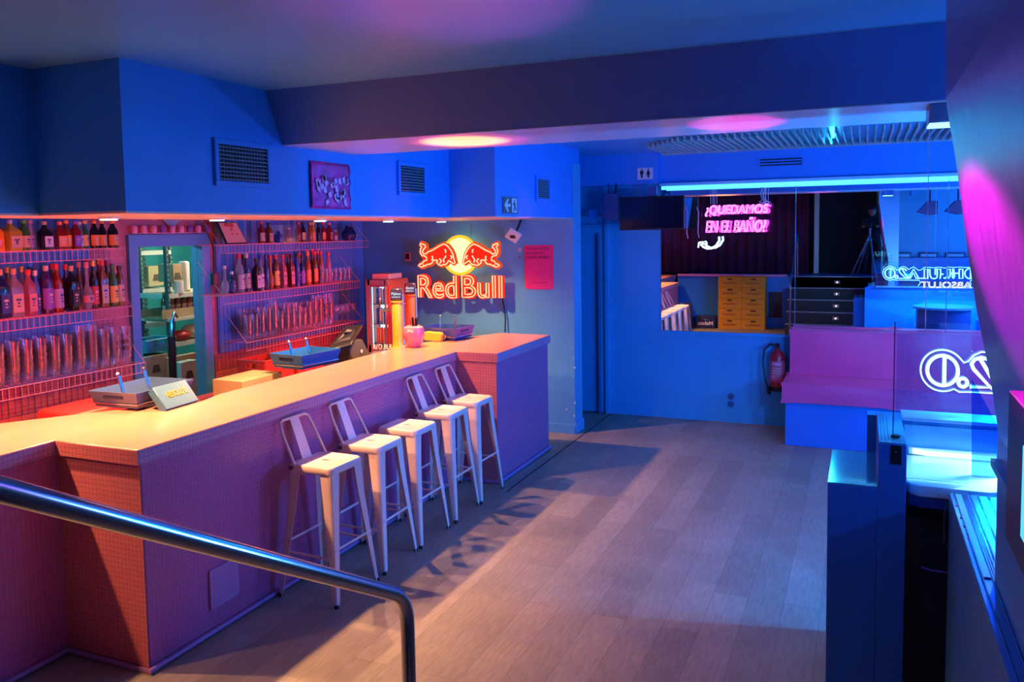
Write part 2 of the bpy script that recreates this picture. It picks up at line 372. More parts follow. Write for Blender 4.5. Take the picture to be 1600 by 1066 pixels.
# platform and stairs (seen in the mirror)
PZ = 1.13
struct('trim_13', box(-3.86, .28, -1.3, .15, 0, PZ-.02), BOOTHM, label='blue wall of the raised entrance platform')
st = MB()
for i in range(5): st.box(-1.45, .26, .13+.28*(i-1) if i else -1.3, .15+.28*i, 0, PZ-.226*i - (.022 if 1 else 0))
struct('stairs', st, mat('black stair carpet', (.02, .015, .025), .6))
nz = MB()
for i in range(5): nz.box(-1.45, .26, .155+.28*i-.06, .155+.28*i, PZ-.226*i-.022, PZ-.226*i)
tag(nz.obj('stair_nosings', STEELD, bevel=.003), 'metal nosing strips on the five black steps', 'stair nosing')
tag(box(-3.86, -1.5, .05, .22, PZ-.02, PZ+.03).obj('platform_ledge', mat('magenta ledge paint', (.8, .2, .42), .4), bevel=.01), 'pink ledge topping the low blue wall behind the crates', 'ledge')
cur = MB(); pts = []
n = 120
for i in range(n+1):
    x = -4.9+i*(3.75)/n; pts.append((x, -1.05+.035*math.sin(i*.9)))
vv = [(cur.b.verts.new((x, y, PZ)), cur.b.verts.new((x, y, H-.03))) for x, y in pts]
for a, b in zip(vv, vv[1:]): cur.b.faces.new((a[0], b[0], b[1], a[1]))
cu = cur.obj('stage_curtain', CURT, smooth=True); md = cu.modifiers.new('s', 'SOLIDIFY'); md.thickness = .01
tag(cu, 'black pleated curtain hanging on the raised entrance platform', 'curtain')
struct('door_3', MB().box(-1.02, -.92, -1.02, -.9, PZ, 2.95).box(.34, .42, -1.02, -.9, PZ, 2.95), mat('steel door frame', (.45, .5, .5), .3, metal=.6), label='entrance door frame')
for i in range(5):
    z = PZ-.226*i-.125; y = .15+.28*i
    t = thing('step_light', 'small square step light with pink glow on the %s black riser' % ('top', 'second', 'third', 'fourth', 'lowest')[i], 'step light', (-.5, y+.001, z), 0, 'lights set in the stair risers')
    box(-.055, .055, 0, .012, -.033, .033).obj('frame', mat('pinkish lamp plate', (.6, .35, .4), .4), t, bevel=.004)
    MB().ball((0, .014, 0), .011, (1, .5, 1)).obj('bulb', glow('step bulb glow', (1, .55, .5), 14), t)

# ------------------------------------------------------------------ handrails
def rail(name, pts, r, label, m, feet=()):
    P = [Vector(p) for p in pts]; q = [P[0]]
    for i in range(1, len(P)-1):
        a = (P[i-1]-P[i]).normalized(); b = (P[i+1]-P[i]).normalized(); k = .09
        for t in range(7):
            t /= 6; q.append(P[i]+a*k*(1-t)**2+b*k*t**2)
    q.append(P[-1])
    t = thing(name, label, 'handrail')
    MB().tube(q, r, 20).obj('rail', m, t, smooth=True)
    for f in feet: MB().cyl(f, (f[0], f[1], f[2]+.012), .05, n=20).obj('foot_plate', m, t, smooth=True)
    return t
RAILM = mat('glossy dark steel', (.42, .44, .5), .19, metal=1)
ra = onX(636, 933, -1.28); rb = onX(-260, 700, -1.28)
rb = Vector((-1.28, .42, ra.z+(ra.y-.42)*(onX(0, 765, -1.28).z-ra.z)/(ra.y-onX(0, 765, -1.28).y)))
rail('stair_handrail', [(-1.28, .32, PZ), rb, ra, (-1.28, ra.y, 0)], .0215, 'thick polished steel handrail sloping across the foreground', RAILM, [(-1.28, ra.y, 0)])

# ------------------------------------------------------------------ bar
CT = 1.15
bar = thing('bar_counter', 'long pink mosaic bar counter with stepped front and salmon top', 'bar counter')
prof = [(-3.86, .45), (-3.86, 2.93), (SX-.012, 2.93), (SX-.012, 6.36), (EX-.05, 6.36), (EX-.05, 7.6), (-3.35, 7.6), (-3.85, 6.6), (-3.85, 4.0), (-4.42, 3.2), (-4.42, .45)]
MB().prism(prof, 'Z', 0, 1.075).obj('body', TILEX, bar)
# end faces that look toward the stairs wear the mosaic with warm light tinted in
MB().box(-3.86, SX-.012, 2.926, 2.934, 0, 1.07).obj('front_step', TILEY, bar)
MB().box(SX-.012, EX-.05, 6.352, 6.362, 0, 1.07).obj('far_step', TILEY, bar)
edge = [(-3.845, .42), (-3.845, 2.905), (SX+.003, 2.905), (SX+.003, 6.335), (EX-.03, 6.335), (EX-.03, 7.63), (-3.42, 7.63), (-3.9, 6.6), (-3.9, 4.15), (-3.84, 3.92), (-4.2, 3.5), (-4.5, 3.06), (-4.5, .42)]
MB().prism(edge, 'Z', 1.07, CT-.004).obj('edge_band', tiles('pink edge mosaic', (.62, .26, .40), (.36, .13, .22), .027, axes='YZ'), bar, bevel=.004)
MB().prism([(-3.845, 2.903), (SX+.003, 2.903), (SX+.003, 2.906), (-3.845, 2.906)], 'Z', 1.072, CT-.006).obj('front_step_tiles', TILEY, bar)
MB().prism([(SX+.003, 6.333), (EX-.03, 6.333), (EX-.03, 6.336), (SX+.003, 6.336)], 'Z', 1.072, CT-.006).obj('far_step_tiles', TILEY, bar)
MB().prism(edge, 'Z', CT-.004, CT).obj('countertop', PTOP, bar, bevel=.002)
MB().tube([(-3.84, .5, .02), (-3.84, 2.91, .02), (SX+.01, 2.91, .02), (SX+.01, 6.34, .02), (EX-.03, 6.34, .02), (EX-.03, 7.6, .02)], .014, 8).obj('skirting_bead', mat('purple bead', (.35, .15, .4), .4), bar)
v = MB(); a0 = onX(330, 893, SX); 
v.box(SX-.01, SX+.002, 3.35, 3.57, .14, .36)
for i in range(12): v.box(SX, SX+.005, 3.37, 3.55, .155+i*.0165, .163+i*.0165)
v.obj('vent_grille', mat('pink vent paint', (.52, .22, .42), .4), bar)

# ------------------------------------------------------------------ stools
SZ = .815
def make_stool(back=True):
    t = thing('bar_stool', '', 'bar stool')
    s = MB(); w = .163
    def rr(w, r=.045, z=0, k=5):
        o = []
        for cx, cy, a in ((1, 1, 0), (-1, 1, 90), (-1, -1, 180), (1, -1, 270)):
            for i in range(k+1):
                th = math.radians(a+90*i/k); o.append((cx*(w-r)+r*math.cos(th), cy*(w-r)+r*math.sin(th), z))
        return o
    rings = [rr(w-.004, z=SZ-.045), rr(w, z=SZ-.04), rr(w, z=SZ-.012), rr(w-.006, z=SZ-.002), rr(w-.016, .035, SZ), rr(w-.024, .03, SZ-.003)]
    R = [[s.b.verts.new(p) for p in q] for q in rings]
    for A, B in zip(R, R[1:]):
        for i in range(len(A)): s.b.faces.new((A[i], A[(i+1) % len(A)], B[(i+1) % len(A)], B[i]))
    # seat deck with an oblong slot
    k = len(R[-1]); sl = [s.b.verts.new((.034*(1 if abs(math.cos(th)) > 1e-9 and math.cos(th) > 0 else -1)*0 + .036*math.cos(th)*(1 if abs(math.cos(th)) > .8 else .9), .013*math.sin(th), SZ-.003)) for th in [math.radians(7.5+360*i/k) for i in range(k)]]
    A = R[-1]
    for i in range(k): s.b.faces.new((A[i], A[(i+1) % k], sl[(i+1) % k], sl[i]))
    low = [s.b.verts.new((v_.co.x, v_.co.y, SZ-.03)) for v_ in sl]
    for i in range(k): s.b.faces.new((sl[i], sl[(i+1) % k], low[(i+1) % k], low[i]))
    s.obj('seat', STOOL, t, smooth=True)
    MB().box(-.06, .06, -.03, .03, SZ-.042, SZ-.031).obj('under_plate', mat('dark seat underside', (.08, .05, .05), .7), t)
    for sx in (-1, 1):
        for sy in (-1, 1):
            l = MB()
            def ell(cx, cy, z, a):   # L-shaped pressed steel leg, rounded outer corner
                o = [(cx-sx*a, cy), (cx-sx*a*.35, cy), (cx-sx*a*.1, cy-sy*a*.03), (cx, cy-sy*a*.12), (cx, cy-sy*a*.35), (cx, cy-sy*a),
                     (cx-sx*.004, cy-sy*a), (cx-sx*.004, cy-sy*a*.35), (cx-sx*a*.14, cy-sy*a*.14), (cx-sx*a, cy-sy*.004)]
                return [(x, y, z) for x, y in o]
            A = [l.b.verts.new(p) for p in ell(sx*.154, sy*.154, SZ-.02, .082)]
            B = [l.b.verts.new(p) for p in ell(sx*.165, sy*.165, SZ-.22, .066)]
            C_ = [l.b.verts.new(p) for p in ell(sx*.215, sy*.215, .03, .032)]
            D_ = [l.b.verts.new(p) for p in ell(sx*.217, sy*.217, .0, .02)]
            for P, Q in ((A, B), (B, C_), (C_, D_)):
                for i in range(10): l.b.faces.new((P[i], P[(i+1) % 10], Q[(i+1) % 10], Q[i]))
            l.b.faces.new(D_)
            lo = l.obj('leg', STOOL, t, smooth=True)
            MB().cyl((sx*.209, sy*.209, 0), (sx*.208, sy*.208, .022), .014, n=10).obj('rubber_foot', RUB, lo)
    for a, b, z in ((0, 1, .28), (0, -1, .28), (1, 1, .33), (1, -1, .33)):
        f = .205 - (z-.03)*.07
        p = ((-f, b*f, z), (f, b*f, z)) if a == 0 else ((b*f, -f, z), (b*f, f, z))
        MB().tube(p, .008, 8).obj('stretcher', STOOL, t, smooth=True)
    if back:
        # tube loop rising from the rear of the seat, leaning toward the bar
        y = .15; P = [(-.05, -y, SZ-.06), (-.12, -y, SZ+.0), (-.208, -y*.95, SZ+.17), (-.235, -y*.86, SZ+.232), (-.238, -y*.68, SZ+.245),
                      (-.238, y*.68, SZ+.245), (-.235, y*.86, SZ+.232), (-.208, y*.95, SZ+.17), (-.12, y, SZ+.0), (-.05, y, SZ-.06)]
        MB().tube(P, .0095, 10).obj('back_loop', STOOL, t, smooth=True)
        MB().hexa([(-.135, -.045, SZ-.02), (-.135, .045, SZ-.02), (-.14, .045, SZ-.02), (-.14, -.045, SZ-.02)],
                  [(-.233, -.04, SZ+.24), (-.233, .04, SZ+.24), (-.238, .04, SZ+.24), (-.238, -.04, SZ+.24)]).obj('back_splat', STOOL, t)
        for sy in (-1, 1): MB().cyl((-.13, sy*.15, SZ-.022), (-.13, sy*.172, SZ-.022), .013, n=12).obj('bolt', mat('dark bolt', (.15, .1, .1), .4, metal=.6), t)
    return t
stA = make_stool(True); stB = make_stool(False)
sl = [('front', 'cream metal bar stool nearest the viewer, its front leg partly behind the handrail'),
      ('second', 'cream metal bar stool with low back loop, second in line from the viewer'),
      ('mid', 'backless cream metal bar stool in the middle of the row of five'),
      ('fourth', 'cream metal bar stool with back loop, just past the backless one'),
      ('last', 'cream metal bar stool farthest away, in the corner by the bar end block')]
pos = [(-3.015, 4.08, -.03), (-3.015, 4.58, .02), (-3.01, 5.05, 0), (-3.015, 5.58, .02), (-3.015, 6.05, -.02)]
for i, (x, y, rz) in enumerate(pos):
    t = stA if i == 0 else stB if i == 2 else copy_tree(stA)
    t.location = (x, y, 0); t.rotation_euler = (0, 0, rz); t['label'] = sl[i][1]; t['group'] = 'metal stools along the bar front'

# ------------------------------------------------------------------ neon signs
# 1. red and yellow sign on the end wall
YS = 8.12
t = thing('neon_sign', 'glowing neon sign of two red bulls and a yellow sun on the end wall', 'neon sign')
def P1(x, y, dy=0): p = onY(x, y, YS); return (p.x, YS+dy, p.z)
c = Vector(P1(719.5, 399)); rx = (Vector(P1(746, 399))-c).length
def disc(mb, c, r, y0, y1, n=40): mb.cyl((c[0], y0, c[2]), (c[0], y1, c[2]), r, n=n); return mb
disc(MB(), c, rx*1.0, YS-.012, YS+.03).obj('sun_disc', glow('sun yellow glow', (1, .78, .30), 2.6), t, smooth=True)
MB().tube([(c.x+rx*math.cos(a), YS-.014, c.z+rx*math.sin(a)) for a in [2*PI*i/40 for i in range(40)]], .016, 8, closed=True).obj('sun_rim', glow('amber rim glow', (1, .42, .02), 2.2), t)
# bull outline traced as a closed curve, left bull; the right one is its reflection about the sun's centre line
S = lambda x, y: (650+x/16.4, 365+y/16.4)
bull = [(150, 250), (215, 270), (275, 300), (285, 350), (235, 400), (205, 460), (225, 515), (290, 520), (345, 470), (440, 435), (550, 370), (650, 310), (760, 265),
        (850, 320), (930, 420), (985, 530), (1010, 650), (1040, 750), (1000, 770), (930, 720), (870, 690), (850, 740), (790, 800), (740, 790), (690, 820), (620, 790), (560, 730), (600, 700), (580, 680), (480, 680), (460, 740), (420, 775), (330, 790), (260, 830), (240, 800), (225, 850), (160, 850), (105, 815), (140, 780), (200, 770), (240, 705), (315, 680), (310, 610), (260, 570), (190, 560), (150, 480), (160, 390), (190, 340), (140, 290)]
bl = [S(*q) for q in bull]; cx = 719.5
def flat(pts, y0, y1):
    mb = MB(); a = [mb.b.verts.new((p[0], y0, p[2])) for p in pts]; b = [mb.b.verts.new((p[0], y1, p[2])) for p in pts]
    mb.b.faces.new(a); mb.b.faces.new(b[::-1])
    for i in range(len(a)): mb.b.faces.new((a[i], a[(i+1) % len(a)], b[(i+1) % len(a)], b[i]))
    bmesh.ops.triangulate(mb.b, faces=[f for f in mb.b.faces if len(f.verts) > 4]); return mb
RG = glow('red neon glow', (1, .02, .01), 1.5); OG = glow('orange halo glow', (1, .10, .02), 1.1); WG = glow('warm white tube glow', (1, .50, .30), 2.6)
for side in (1, -1):
    pp = [P1(x if side > 0 else 2*cx-x, y+(0 if side > 0 else 0)) for x, y in bl]
    bb = flat(pp, YS-.02, YS-.03).obj('bull', RG, t)
    MB().tube([(p[0], YS-.036, p[2]) for p in pp], .0065, 6, closed=True).obj('outline_tube', WG, bb)
    # backing halo a little larger
    q = MB()
    cxm = sum(p[0] for p in pp)/len(pp)
    q.tube([(p[0], YS-.008, p[2]) for p in pp], .03, 8, closed=True).obj('halo_edge', OG, bb)
    for ln in ([(780, 400), (800, 450), (795, 490)], [(800, 560), (790, 600), (740, 660), (760, 740)], [(455, 570), (465, 640), (440, 680)], [(920, 560), (960, 600), (930, 650)], [(640, 640), (690, 700), (650, 760)]):
        w = [P1(*(S(*a) if side > 0 else (2*cx-S(*a)[0], S(*a)[1]))) for a in ln]
        MB().tube([(p[0], YS-.036, p[2]) for p in w], .0075, 6).obj('inner_tube', WG, bb)
a = P1(656, 464); b_ = P1(786, 464); hh = P1(656, 431)[2]-a[2]
for word, x0, x1 in (('Red', 656, 715), ('Bull', 724, 786)):
    p = P1(x0, 464.5); q = P1(x1, 464.5)
    fit_text(word, (p[0], YS-.03, p[2]), q[0]-p[0], P1(x0, 430.5)[2]-p[2], outline=.0075, bold=.012).obj('lettering', glow('peach neon glow', (1, .40, .20), 2.8), t)
    fit_text(word, (p[0], YS-.004, p[2]), q[0]-p[0], P1(x0, 430.5)[2]-p[2], outline=.024, bold=.012).obj('letter_halo', glow('red halo glow', (1, .03, .01), 1.5), t)
ch = MB()
for x in (707, 735): 
    for i in range(9):
        p = P1(x, 346+i*2.8); q = P1(x+(1.2 if i % 2 else -1.2), 346+(i+1)*2.8); ch.tube([(p[0], YS+.02, p[2]), (q[0], YS+.02, q[2])], .004, 5)
ch.obj('hanging_chain', STEELD, t)
cb = [P1(778, 468), P1(781, 480), P1(784, 500), P1(784, 521)]
tag(MB().tube([(p[0], 8.24-.01*i, p[2]) for i, p in enumerate(cb)], .008, 8).obj('power_cable', BLACK, smooth=True), 'black cable hanging from the red sign down to the counter', 'cable')

# 2. pink lettering before the mirror
YQ = 9.20
t = thing('neon_sign', 'pink neon lettering with a blue-white arrow, hanging before the mirror', 'neon sign')
PG = glow('pink neon tube glow', (1, .16, .85), 5.0)
for word, x0, x1, yt, yb in (('¿QUEDAMOS', 1102, 1200, 321.5, 338.5), ('EN EL BAÑO?', 1103, 1197, 341, 363.5)):
    p = onY(x0, yb, YQ); q = onY(x1, yb, YQ); z = onY(x0, yt, YQ).z
    fit_text(word, (p.x, YQ, p.z), q.x-p.x, z-p.z, outline=.005, shear=.18, bold=.012).obj('lettering', PG, t)
p = onY(1096, 368, YQ); q = onY(1207, 316, YQ)
box(p.x, q.x, YQ+.012, YQ+.018, p.z, q.z).obj('acrylic_backing', glass('pink tinted acrylic', (1, .75, .97), .02, .1), t)
ar = [(1123.5, 370), (1124, 376), (1119, 384), (1112, 388), (1105, 388.5), (1099, 386), (1095, 382)]
ah = [(1091, 387), (1092, 379), (1097, 378), (1099, 381), (1094, 382)]
AG = glow('ice blue tube glow', (.45, .65, 1), 7)
MB().tube([onY(x, y, YQ) for x, y in ar], .011, 8).obj('arrow_shaft', AG, t, smooth=True)
MB().tube([onY(x, y, YQ) for x, y in ah], .007, 8).obj('arrow_head', AG, t, smooth=True)
w = MB()
for x, x2 in ((1110.5, 1110.5), (1114, 1114), (1190, 1194), (1197, 1196)):
    w.tube([onY(x, 289, YQ), onY(x2, 319, YQ)], .003, 5)
w.tube([onY(x, y, YQ-.01) for x, y in ((1192, 292), (1188, 302), (1191, 312), (1186, 316), (1192, 318), (1199, 314), (1203, 320), (1198, 324))], .0035, 5)
w.obj('hanging_wire', mat('pale pink wire', (.8, .6, .75), .4), t)

# 3. cyan lettering on the glass screen, seen from behind
YN = 4.7; VY = 2*BW-YN
def V3(x, y): p = onY(1375+x/10, 400+y/10, VY); return (p.x, YN, p.z)
t = thing('neon_sign', 'ice-cyan neon lettering on the glass screen of the booth, read from behind', 'neon sign')
CG = glow('ice cyan tube glow', (.28, .85, 1), 6)
def circ(cx, cy, rx, ry, a0=0, a1=360, n=28): return [(cx+rx*math.cos(math.radians(a0+(a1-a0)*i/n)), cy+ry*math.sin(math.radians(a0+(a1-a0)*i/n))) for i in range(n+1)]
strokes = [circ(155, 270, 78, 78), [(165, 195), (163, 345)], circ(257, 328, 22, 22),
  [(292, 348), (395, 348), (310, 255), (300, 230), (315, 205), (350, 195), (385, 203), (415, 232)], [(345, 205), (425, 340), (470, 348)], [(395, 348), (470, 348)],
  [(435, 345), (525, 205), (600, 345)], [(470, 348), (520, 262), (560, 348), (750, 350)],
  [(640, 350), (690, 340), (690, 205), (745, 205), (745, 345)], [(775, 205), (780, 300), (800, 345), (845, 355), (885, 340), (893, 300), (893, 205), (945, 205), (945, 300), (935, 355)],
  [(860, 205), (860, 295)], [(860, 205), (893, 205)], [(945, 285), (990, 285)],
  [(990, 340), (1015, 350), (1045, 320), (1045, 205), (1095, 205), (1095, 310), (1060, 350)], [(1135, 200), (1135, 350)], [(1095, 270), (1235, 270)], [(1135, 205), (1150, 205), (1150, 350)],
  [(1235, 205), (1235, 350), (1290, 350), (1290, 205), (1235, 205)], circ(1400, 275, 78, 78), [(1415, 198), (1412, 350)], circ(1485, 347, 7, 7)]
CRV = lambda pts: [V3(*p) for p in pts]
lt = MB()
for s_ in strokes:
    pts = CRV(s_); lt.tube(pts, .0085, 8)
lt.obj('lettering', CG, t, smooth=True)
outl = circ(155, 270, 112, 108, 60, 318, 26) + [(262, 225), (285, 215), (310, 185), (350, 165), (400, 172), (445, 212), (480, 190), (525, 168), (560, 195), (600, 225), (645, 215), (690, 175), (780, 178), (840, 185), (900, 172), (960, 180), (1010, 190), (1060, 172), (1150, 178), (1250, 172), (1350, 180), (1440, 172)] + circ(1400, 275, 108, 105, -60, 60, 10) + [(1415, 385), (1400, 400), (1420, 440), (1400, 470)]
MB().tube(CRV(outl), .0035, 6).obj('outline_tube', CG, t)
MB().tube(CRV([(215, 365), (240, 378), (300, 375), (610, 378), (630, 420), (590, 470)]), .0035, 6).obj('outline_tube', CG, t)
p = V3(1425, 500); q = V3(640, 400)
fit_text('ABSOLUT', (p[0], YN+.01, p[2]), p[0]-q[0], q[2]-p[2], right=(-1, 0, 0), outline=.004).obj('lettering_small', glow('white pink tube glow', (1, .75, .95), 4), t)
box(.17, 1.66, YN+.02, YN+.026, 1.225, 1.63).obj('acrylic_backing', glass('blue tinted acrylic', (.8, .93, 1), .03, .1), t)
for x in (.3, 1.0, 1.6): MB().tube([(x, YN+.01, 1.63), (x, YN+.01, H)], .002, 5).obj('hanging_wire', STEELD, t)

# LED tube over the mirror
a = onY(1027, 293, 9.2); b = onY(1499, 277, 9.2)
t = thing('tube_light', 'long cyan LED tube running above the mirror', 'tube light')
MB().cyl((-2.1, 9.2, 2.648), (3.1, 9.2, 2.648), .02, n=12).obj('tube', glow('cyan tube light glow', (.08, .6, 1), 3.2), t, smooth=True)
MB().box(-2.12, 3.12, 9.18, 9.24, 2.672, 2.70).obj('housing', mat('cyan lit housing', (.4, .7, .85), .3), t)

# ------------------------------------------------------------------ pictures, vents, notices
def vent(name, X, y0, y1, z0, z1, label, n):
    t = thing(name, label, 'vent', (X, 0, 0))
    f = MB(); w = .03
    f.box(0, .02, y0-w, y1+w, z1, z1+w).box(0, .02, y0-w, y1+w, z0-w, z0).box(0, .02, y0-w, y0, z0, z1).box(0, .02, y1, y1+w, z0, z1)
    f.obj('frame', SOFF, t, bevel=.003)
    box(-.0, .003, y0, y1, z0, z1).obj('backing', DARK, t)
    s = MB()
    for i in range(n): z = z0+(z1-z0)*(i+.5)/n; s.hexa([(.004, y0, z), (.004, y1, z), (.016, y1, z-.006), (.016, y0, z-.006)], [(.004, y0, z+.003), (.004, y1, z+.003), (.016, y1, z-.003), (.016, y0, z-.003)])
    for i in range(1, 16): y = y0+(y1-y0)*i/16; s.box(.003, .006, y-.001, y+.001, z0, z1)
    s.obj('louvers', mat('grey louvers', (.28, .32, .42), .4), t)
vent('air_vent', SX, 3.53, 3.93, 2.50, 2.70, 'square air vent on the soffit above the storage room door, nearest the viewer', 9)
vent('air_vent', SX, 5.45, 5.82, 2.51, 2.71, 'square air vent on the soffit between the purple poster and the step in the soffit', 9)
vent('air_vent', EX, 7.22, 7.53, 2.50, 2.68, 'smallest square air vent on the far soffit box beside the exit sign', 9)
t = thing('air_vent', 'narrow horizontal air vent high on the bulkhead above the mirror', 'vent', (0, 9.27, 0))
MB().box(-1.07, -.58, -.012, 0, 2.83, 2.94).obj('frame', SOFF, t); s = MB()
for i in range(3): s.box(-1.04, -.61, -.02, -.011, 2.85+i*.03, 2.862+i*.03)
s.obj('louvers', DARK, t)
# purple foil poster on the soffit
t = thing('poster', 'crumpled purple and magenta poster pinned to the soffit', 'poster')
mb = MB(); NY, NZ = 14, 14; gr = [[mb.b.verts.new((SX+.012+random.uniform(0, .012), 4.34+(4.77-4.34)*i/NY, 2.36+(2.665-2.36)*j/NZ)) for j in range(NZ+1)] for i in range(NY+1)]
for i in range(NY):
    for j in range(NZ): mb.b.faces.new((gr[i][j], gr[i+1][j], gr[i+1][j+1], gr[i][j+1]))
fo = mat('magenta foil', (.5, .03, .30), .3, noise=.4, nscale=9, metal=.3)
so = mb.obj('sheet', fo, t, smooth=True); so.modifiers.new('s', 'SOLIDIFY').thickness = .002
mb = MB(); random.seed(3)
for i in range(26):
    y = random.uniform(4.38, 4.73); z = random.uniform(2.375, 2.54); mb.prism([(y, z), (y+.03, z+random.uniform(-.02, .03)), (y+.02, z+.045), (y-.01, z+.03)], 'X', SX+.025, SX+.027)
mb.obj('printed_shapes', mat('lilac print', (.55, .45, .75), .5), t)
# exit sign on far soffit
t = thing('exit_sign', 'dark exit sign with a white left arrow and running figure on the soffit corner', 'sign', (EX, 0, 0))
box(0, .008, 6.42, 6.74, 2.345, 2.49).obj('plate', mat('dark green sign plate', (.02, .10, .09), .4), t)
WP = mat('white print', (.8, .8, .82), .5)
MB().prism([(6.45, 2.418), (6.52, 2.475), (6.545, 2.475), (6.51, 2.43), (6.58, 2.43), (6.58, 2.405), (6.51, 2.405), (6.545, 2.36), (6.52, 2.36)], 'X', .008, .010).obj('arrow', WP, t)
MB().box(.008, .009, 6.615, 6.72, 2.355, 2.48).obj('door_shape', WP, t)
m2 = MB(); m2.cyl((.009, 6.67, 2.462), (.011, 6.67, 2.462), .009, n=12)
m2.prism([(6.66, 2.45), (6.685, 2.45), (6.69, 2.41), (6.71, 2.38), (6.70, 2.372), (6.675, 2.40), (6.655, 2.365), (6.635, 2.365), (6.66, 2.40), (6.655, 2.43), (6.64, 2.42), (6.635, 2.43)], 'X', .009, .0115)
m2.obj('running_figure', MT['dark green sign plate'], t)
# toilet sign
t = thing('toilet_sign', 'small white toilet sign with man and woman figures on the bulkhead', 'sign', (0, 9.2, 0))
box(-2.375, -2.2, -.01, 0, 2.755, 2.885).obj('plate', mat('pale sign plate', (.75, .68, .7), .5), t)
m2 = MB()
for cxx, w_ in ((-2.325, 0), (-2.25, 1)):
    m2.cyl((cxx, -.012, 2.866), (cxx, -.010, 2.866), .009, n=12)
    if w_: m2.prism([(cxx-.01, 2.853), (cxx+.01, 2.853), (cxx+.025, 2.805), (cxx+.01, 2.805), (cxx+.01, 2.77), (cxx-.01, 2.77), (cxx-.01, 2.805), (cxx-.025, 2.805)], 'Y', -.012, -.010)
    else: m2.prism([(cxx-.02, 2.853), (cxx+.02, 2.853), (cxx+.02, 2.812), (cxx+.011, 2.812), (cxx+.01, 2.77), (cxx-.01, 2.77), (cxx-.011, 2.812), (cxx-.02, 2.812)], 'Y', -.012, -.010)
m2.obj('figures', BLACK, t)
# pink poster on end wall
t = thing('poster', 'bright pink poster with black lettering on the end wall beside the neon sign', 'poster')
def YW(x): return 8.3-(x+5.5)*(.05/2.67)
p = onY(820, 452, 8.245); q = onY(864.5, 383, 8.245)
sh = MB().prism([(p.x, q.z), (q.x, q.z), (q.x-.003, p.z+.02), (q.x-.02, p.z), (p.x+.02, p.z+.002), (p.x+.003, p.z+.02)], 'Y', 8.246, 8.249)
sh.obj('sheet', mat('hot pink paper', (.9, .02, .20), .6), t)
for i, s_ in enumerate(('TE HAN VISTO', 'BESÁNDOTE', 'CON EL NUEVO')):
    wd = (.27, .22, .29)[i]*(q.x-p.x)/.34
    fit_text(s_, (p.x+.015, 8.246, q.z-.052-i*.047), wd, .03, depth=.001).obj('lettering', BLACK, t)
fit_text('CONSULTA LAS BASES', (p.x+.08, 8.246, p.z+.07), .18, .010, depth=.001).obj('small_lettering', MT['hot pink paper'] if 0 else BLACK, t)
for (x, y, r_, c_, lb) in ((812, 390.5, .022, (.75, .45, .5), 'small pale round sticker at the upper left of the pink poster'), (811.5, 402, .018, (.1, .08, .25), 'small dark round sticker left of the pink poster')):
    p = onY(x, y, 8.25); t = thing('sticker', lb, 'sticker'); YY = YW(p.x)-.001
    MB().cyl((p.x, YY, p.z), (p.x, YY-.003, p.z), r_, n=20).obj('disc', mat('sticker %d' % y, c_, .5), t)
    MB().tube([(p.x+r_*.6*math.cos(a), YY-.004, p.z+r_*.6*math.sin(a)) for a in [2*PI*i/16 for i in range(16)]], .002, 5, closed=True).obj('ring_print', mat('sticker ring', (.4, .3, .5), .5), t)
p = onY(633, 408, 8.27); q = onY(641, 395, 8.27)
t = thing('framed_photo', 'tiny framed photo on the end wall left of the neon sign', 'picture')
box(p.x, q.x, 8.262, 8.278, p.z, q.z).obj('frame', mat('pink card', (.75, .4, .45), .6), t); box(p.x+.008, q.x-.008, 8.258, 8.263, p.z+.02, q.z-.008).obj('print', BLACK, t)
# white corner camera hanging by the sign
t = thing('security_camera', 'small white square device on a bracket near the top of the end wall', 'security camera')
p = onY(803, 367, 8.05)
MB().tube([(p.x+.02, 8.2, ZS-.01), (p.x+.01, 8.12, p.z+.06), (p.x, 8.06, p.z)], .012, 8).obj('bracket', BLACK, t)
hb = MB().box(-.07, .07, -.015, .02, -.07, .07).move(Matrix.Translation((p.x-.005, 8.04, p.z-.01)) @ Matrix.Rotation(math.radians(38), 4, 'X') @ Matrix.Rotation(math.radians(42), 4, 'Y')).obj('housing', WHITE, t, bevel=.006)
MB().box(-.03, .03, -.02, -.014, -.02, .02).move(Matrix.Translation((p.x-.005, 8.04, p.z-.01)) @ Matrix.Rotation(math.radians(38), 4, 'X') @ Matrix.Rotation(math.radians(0), 4, 'Y')).obj('lens_window', BLACK, t)
# junction pieces by the alcove
t = thing('junction_box', 'pale blue junction box with a cable at the alcove corner', 'junction box')
p = onY(930, 335, 9.19); box(p.x-.06, p.x+.06, 9.12, 9.2, p.z-.05, p.z+.05).obj('box', SOFF, t, bevel=.006)
MB().tube([(p.x+.06, 9.16, p.z), (p.x+.16, 9.17, p.z-.06), (p.x+.17, 9.18, p.z+.35)], .008, 6).obj('cable', mat('dark cable', (.02, .05, .15), .5), t)
# ceiling fixture at the right end of the beam
t = thing('floodlight', 'dark wedge light fitting under the right end of the beam', 'floodlight')
p = onZ(1441, 187, 2.738); q = onZ(1478, 186, 2.738)
MB().prism([(4.15, 2.736), (4.42, 2.736), (4.42, 2.66), (4.22, 2.66)], 'X', .265, .42).obj('housing', mat('navy metal housing', (.03, .08, .25), .3), t, bevel=.004)
MB().box(.27, .415, 4.24, 4.41, 2.652, 2.66).obj('lens', glow('cyan flood lens glow', (.3, .8, 1), 3), t)
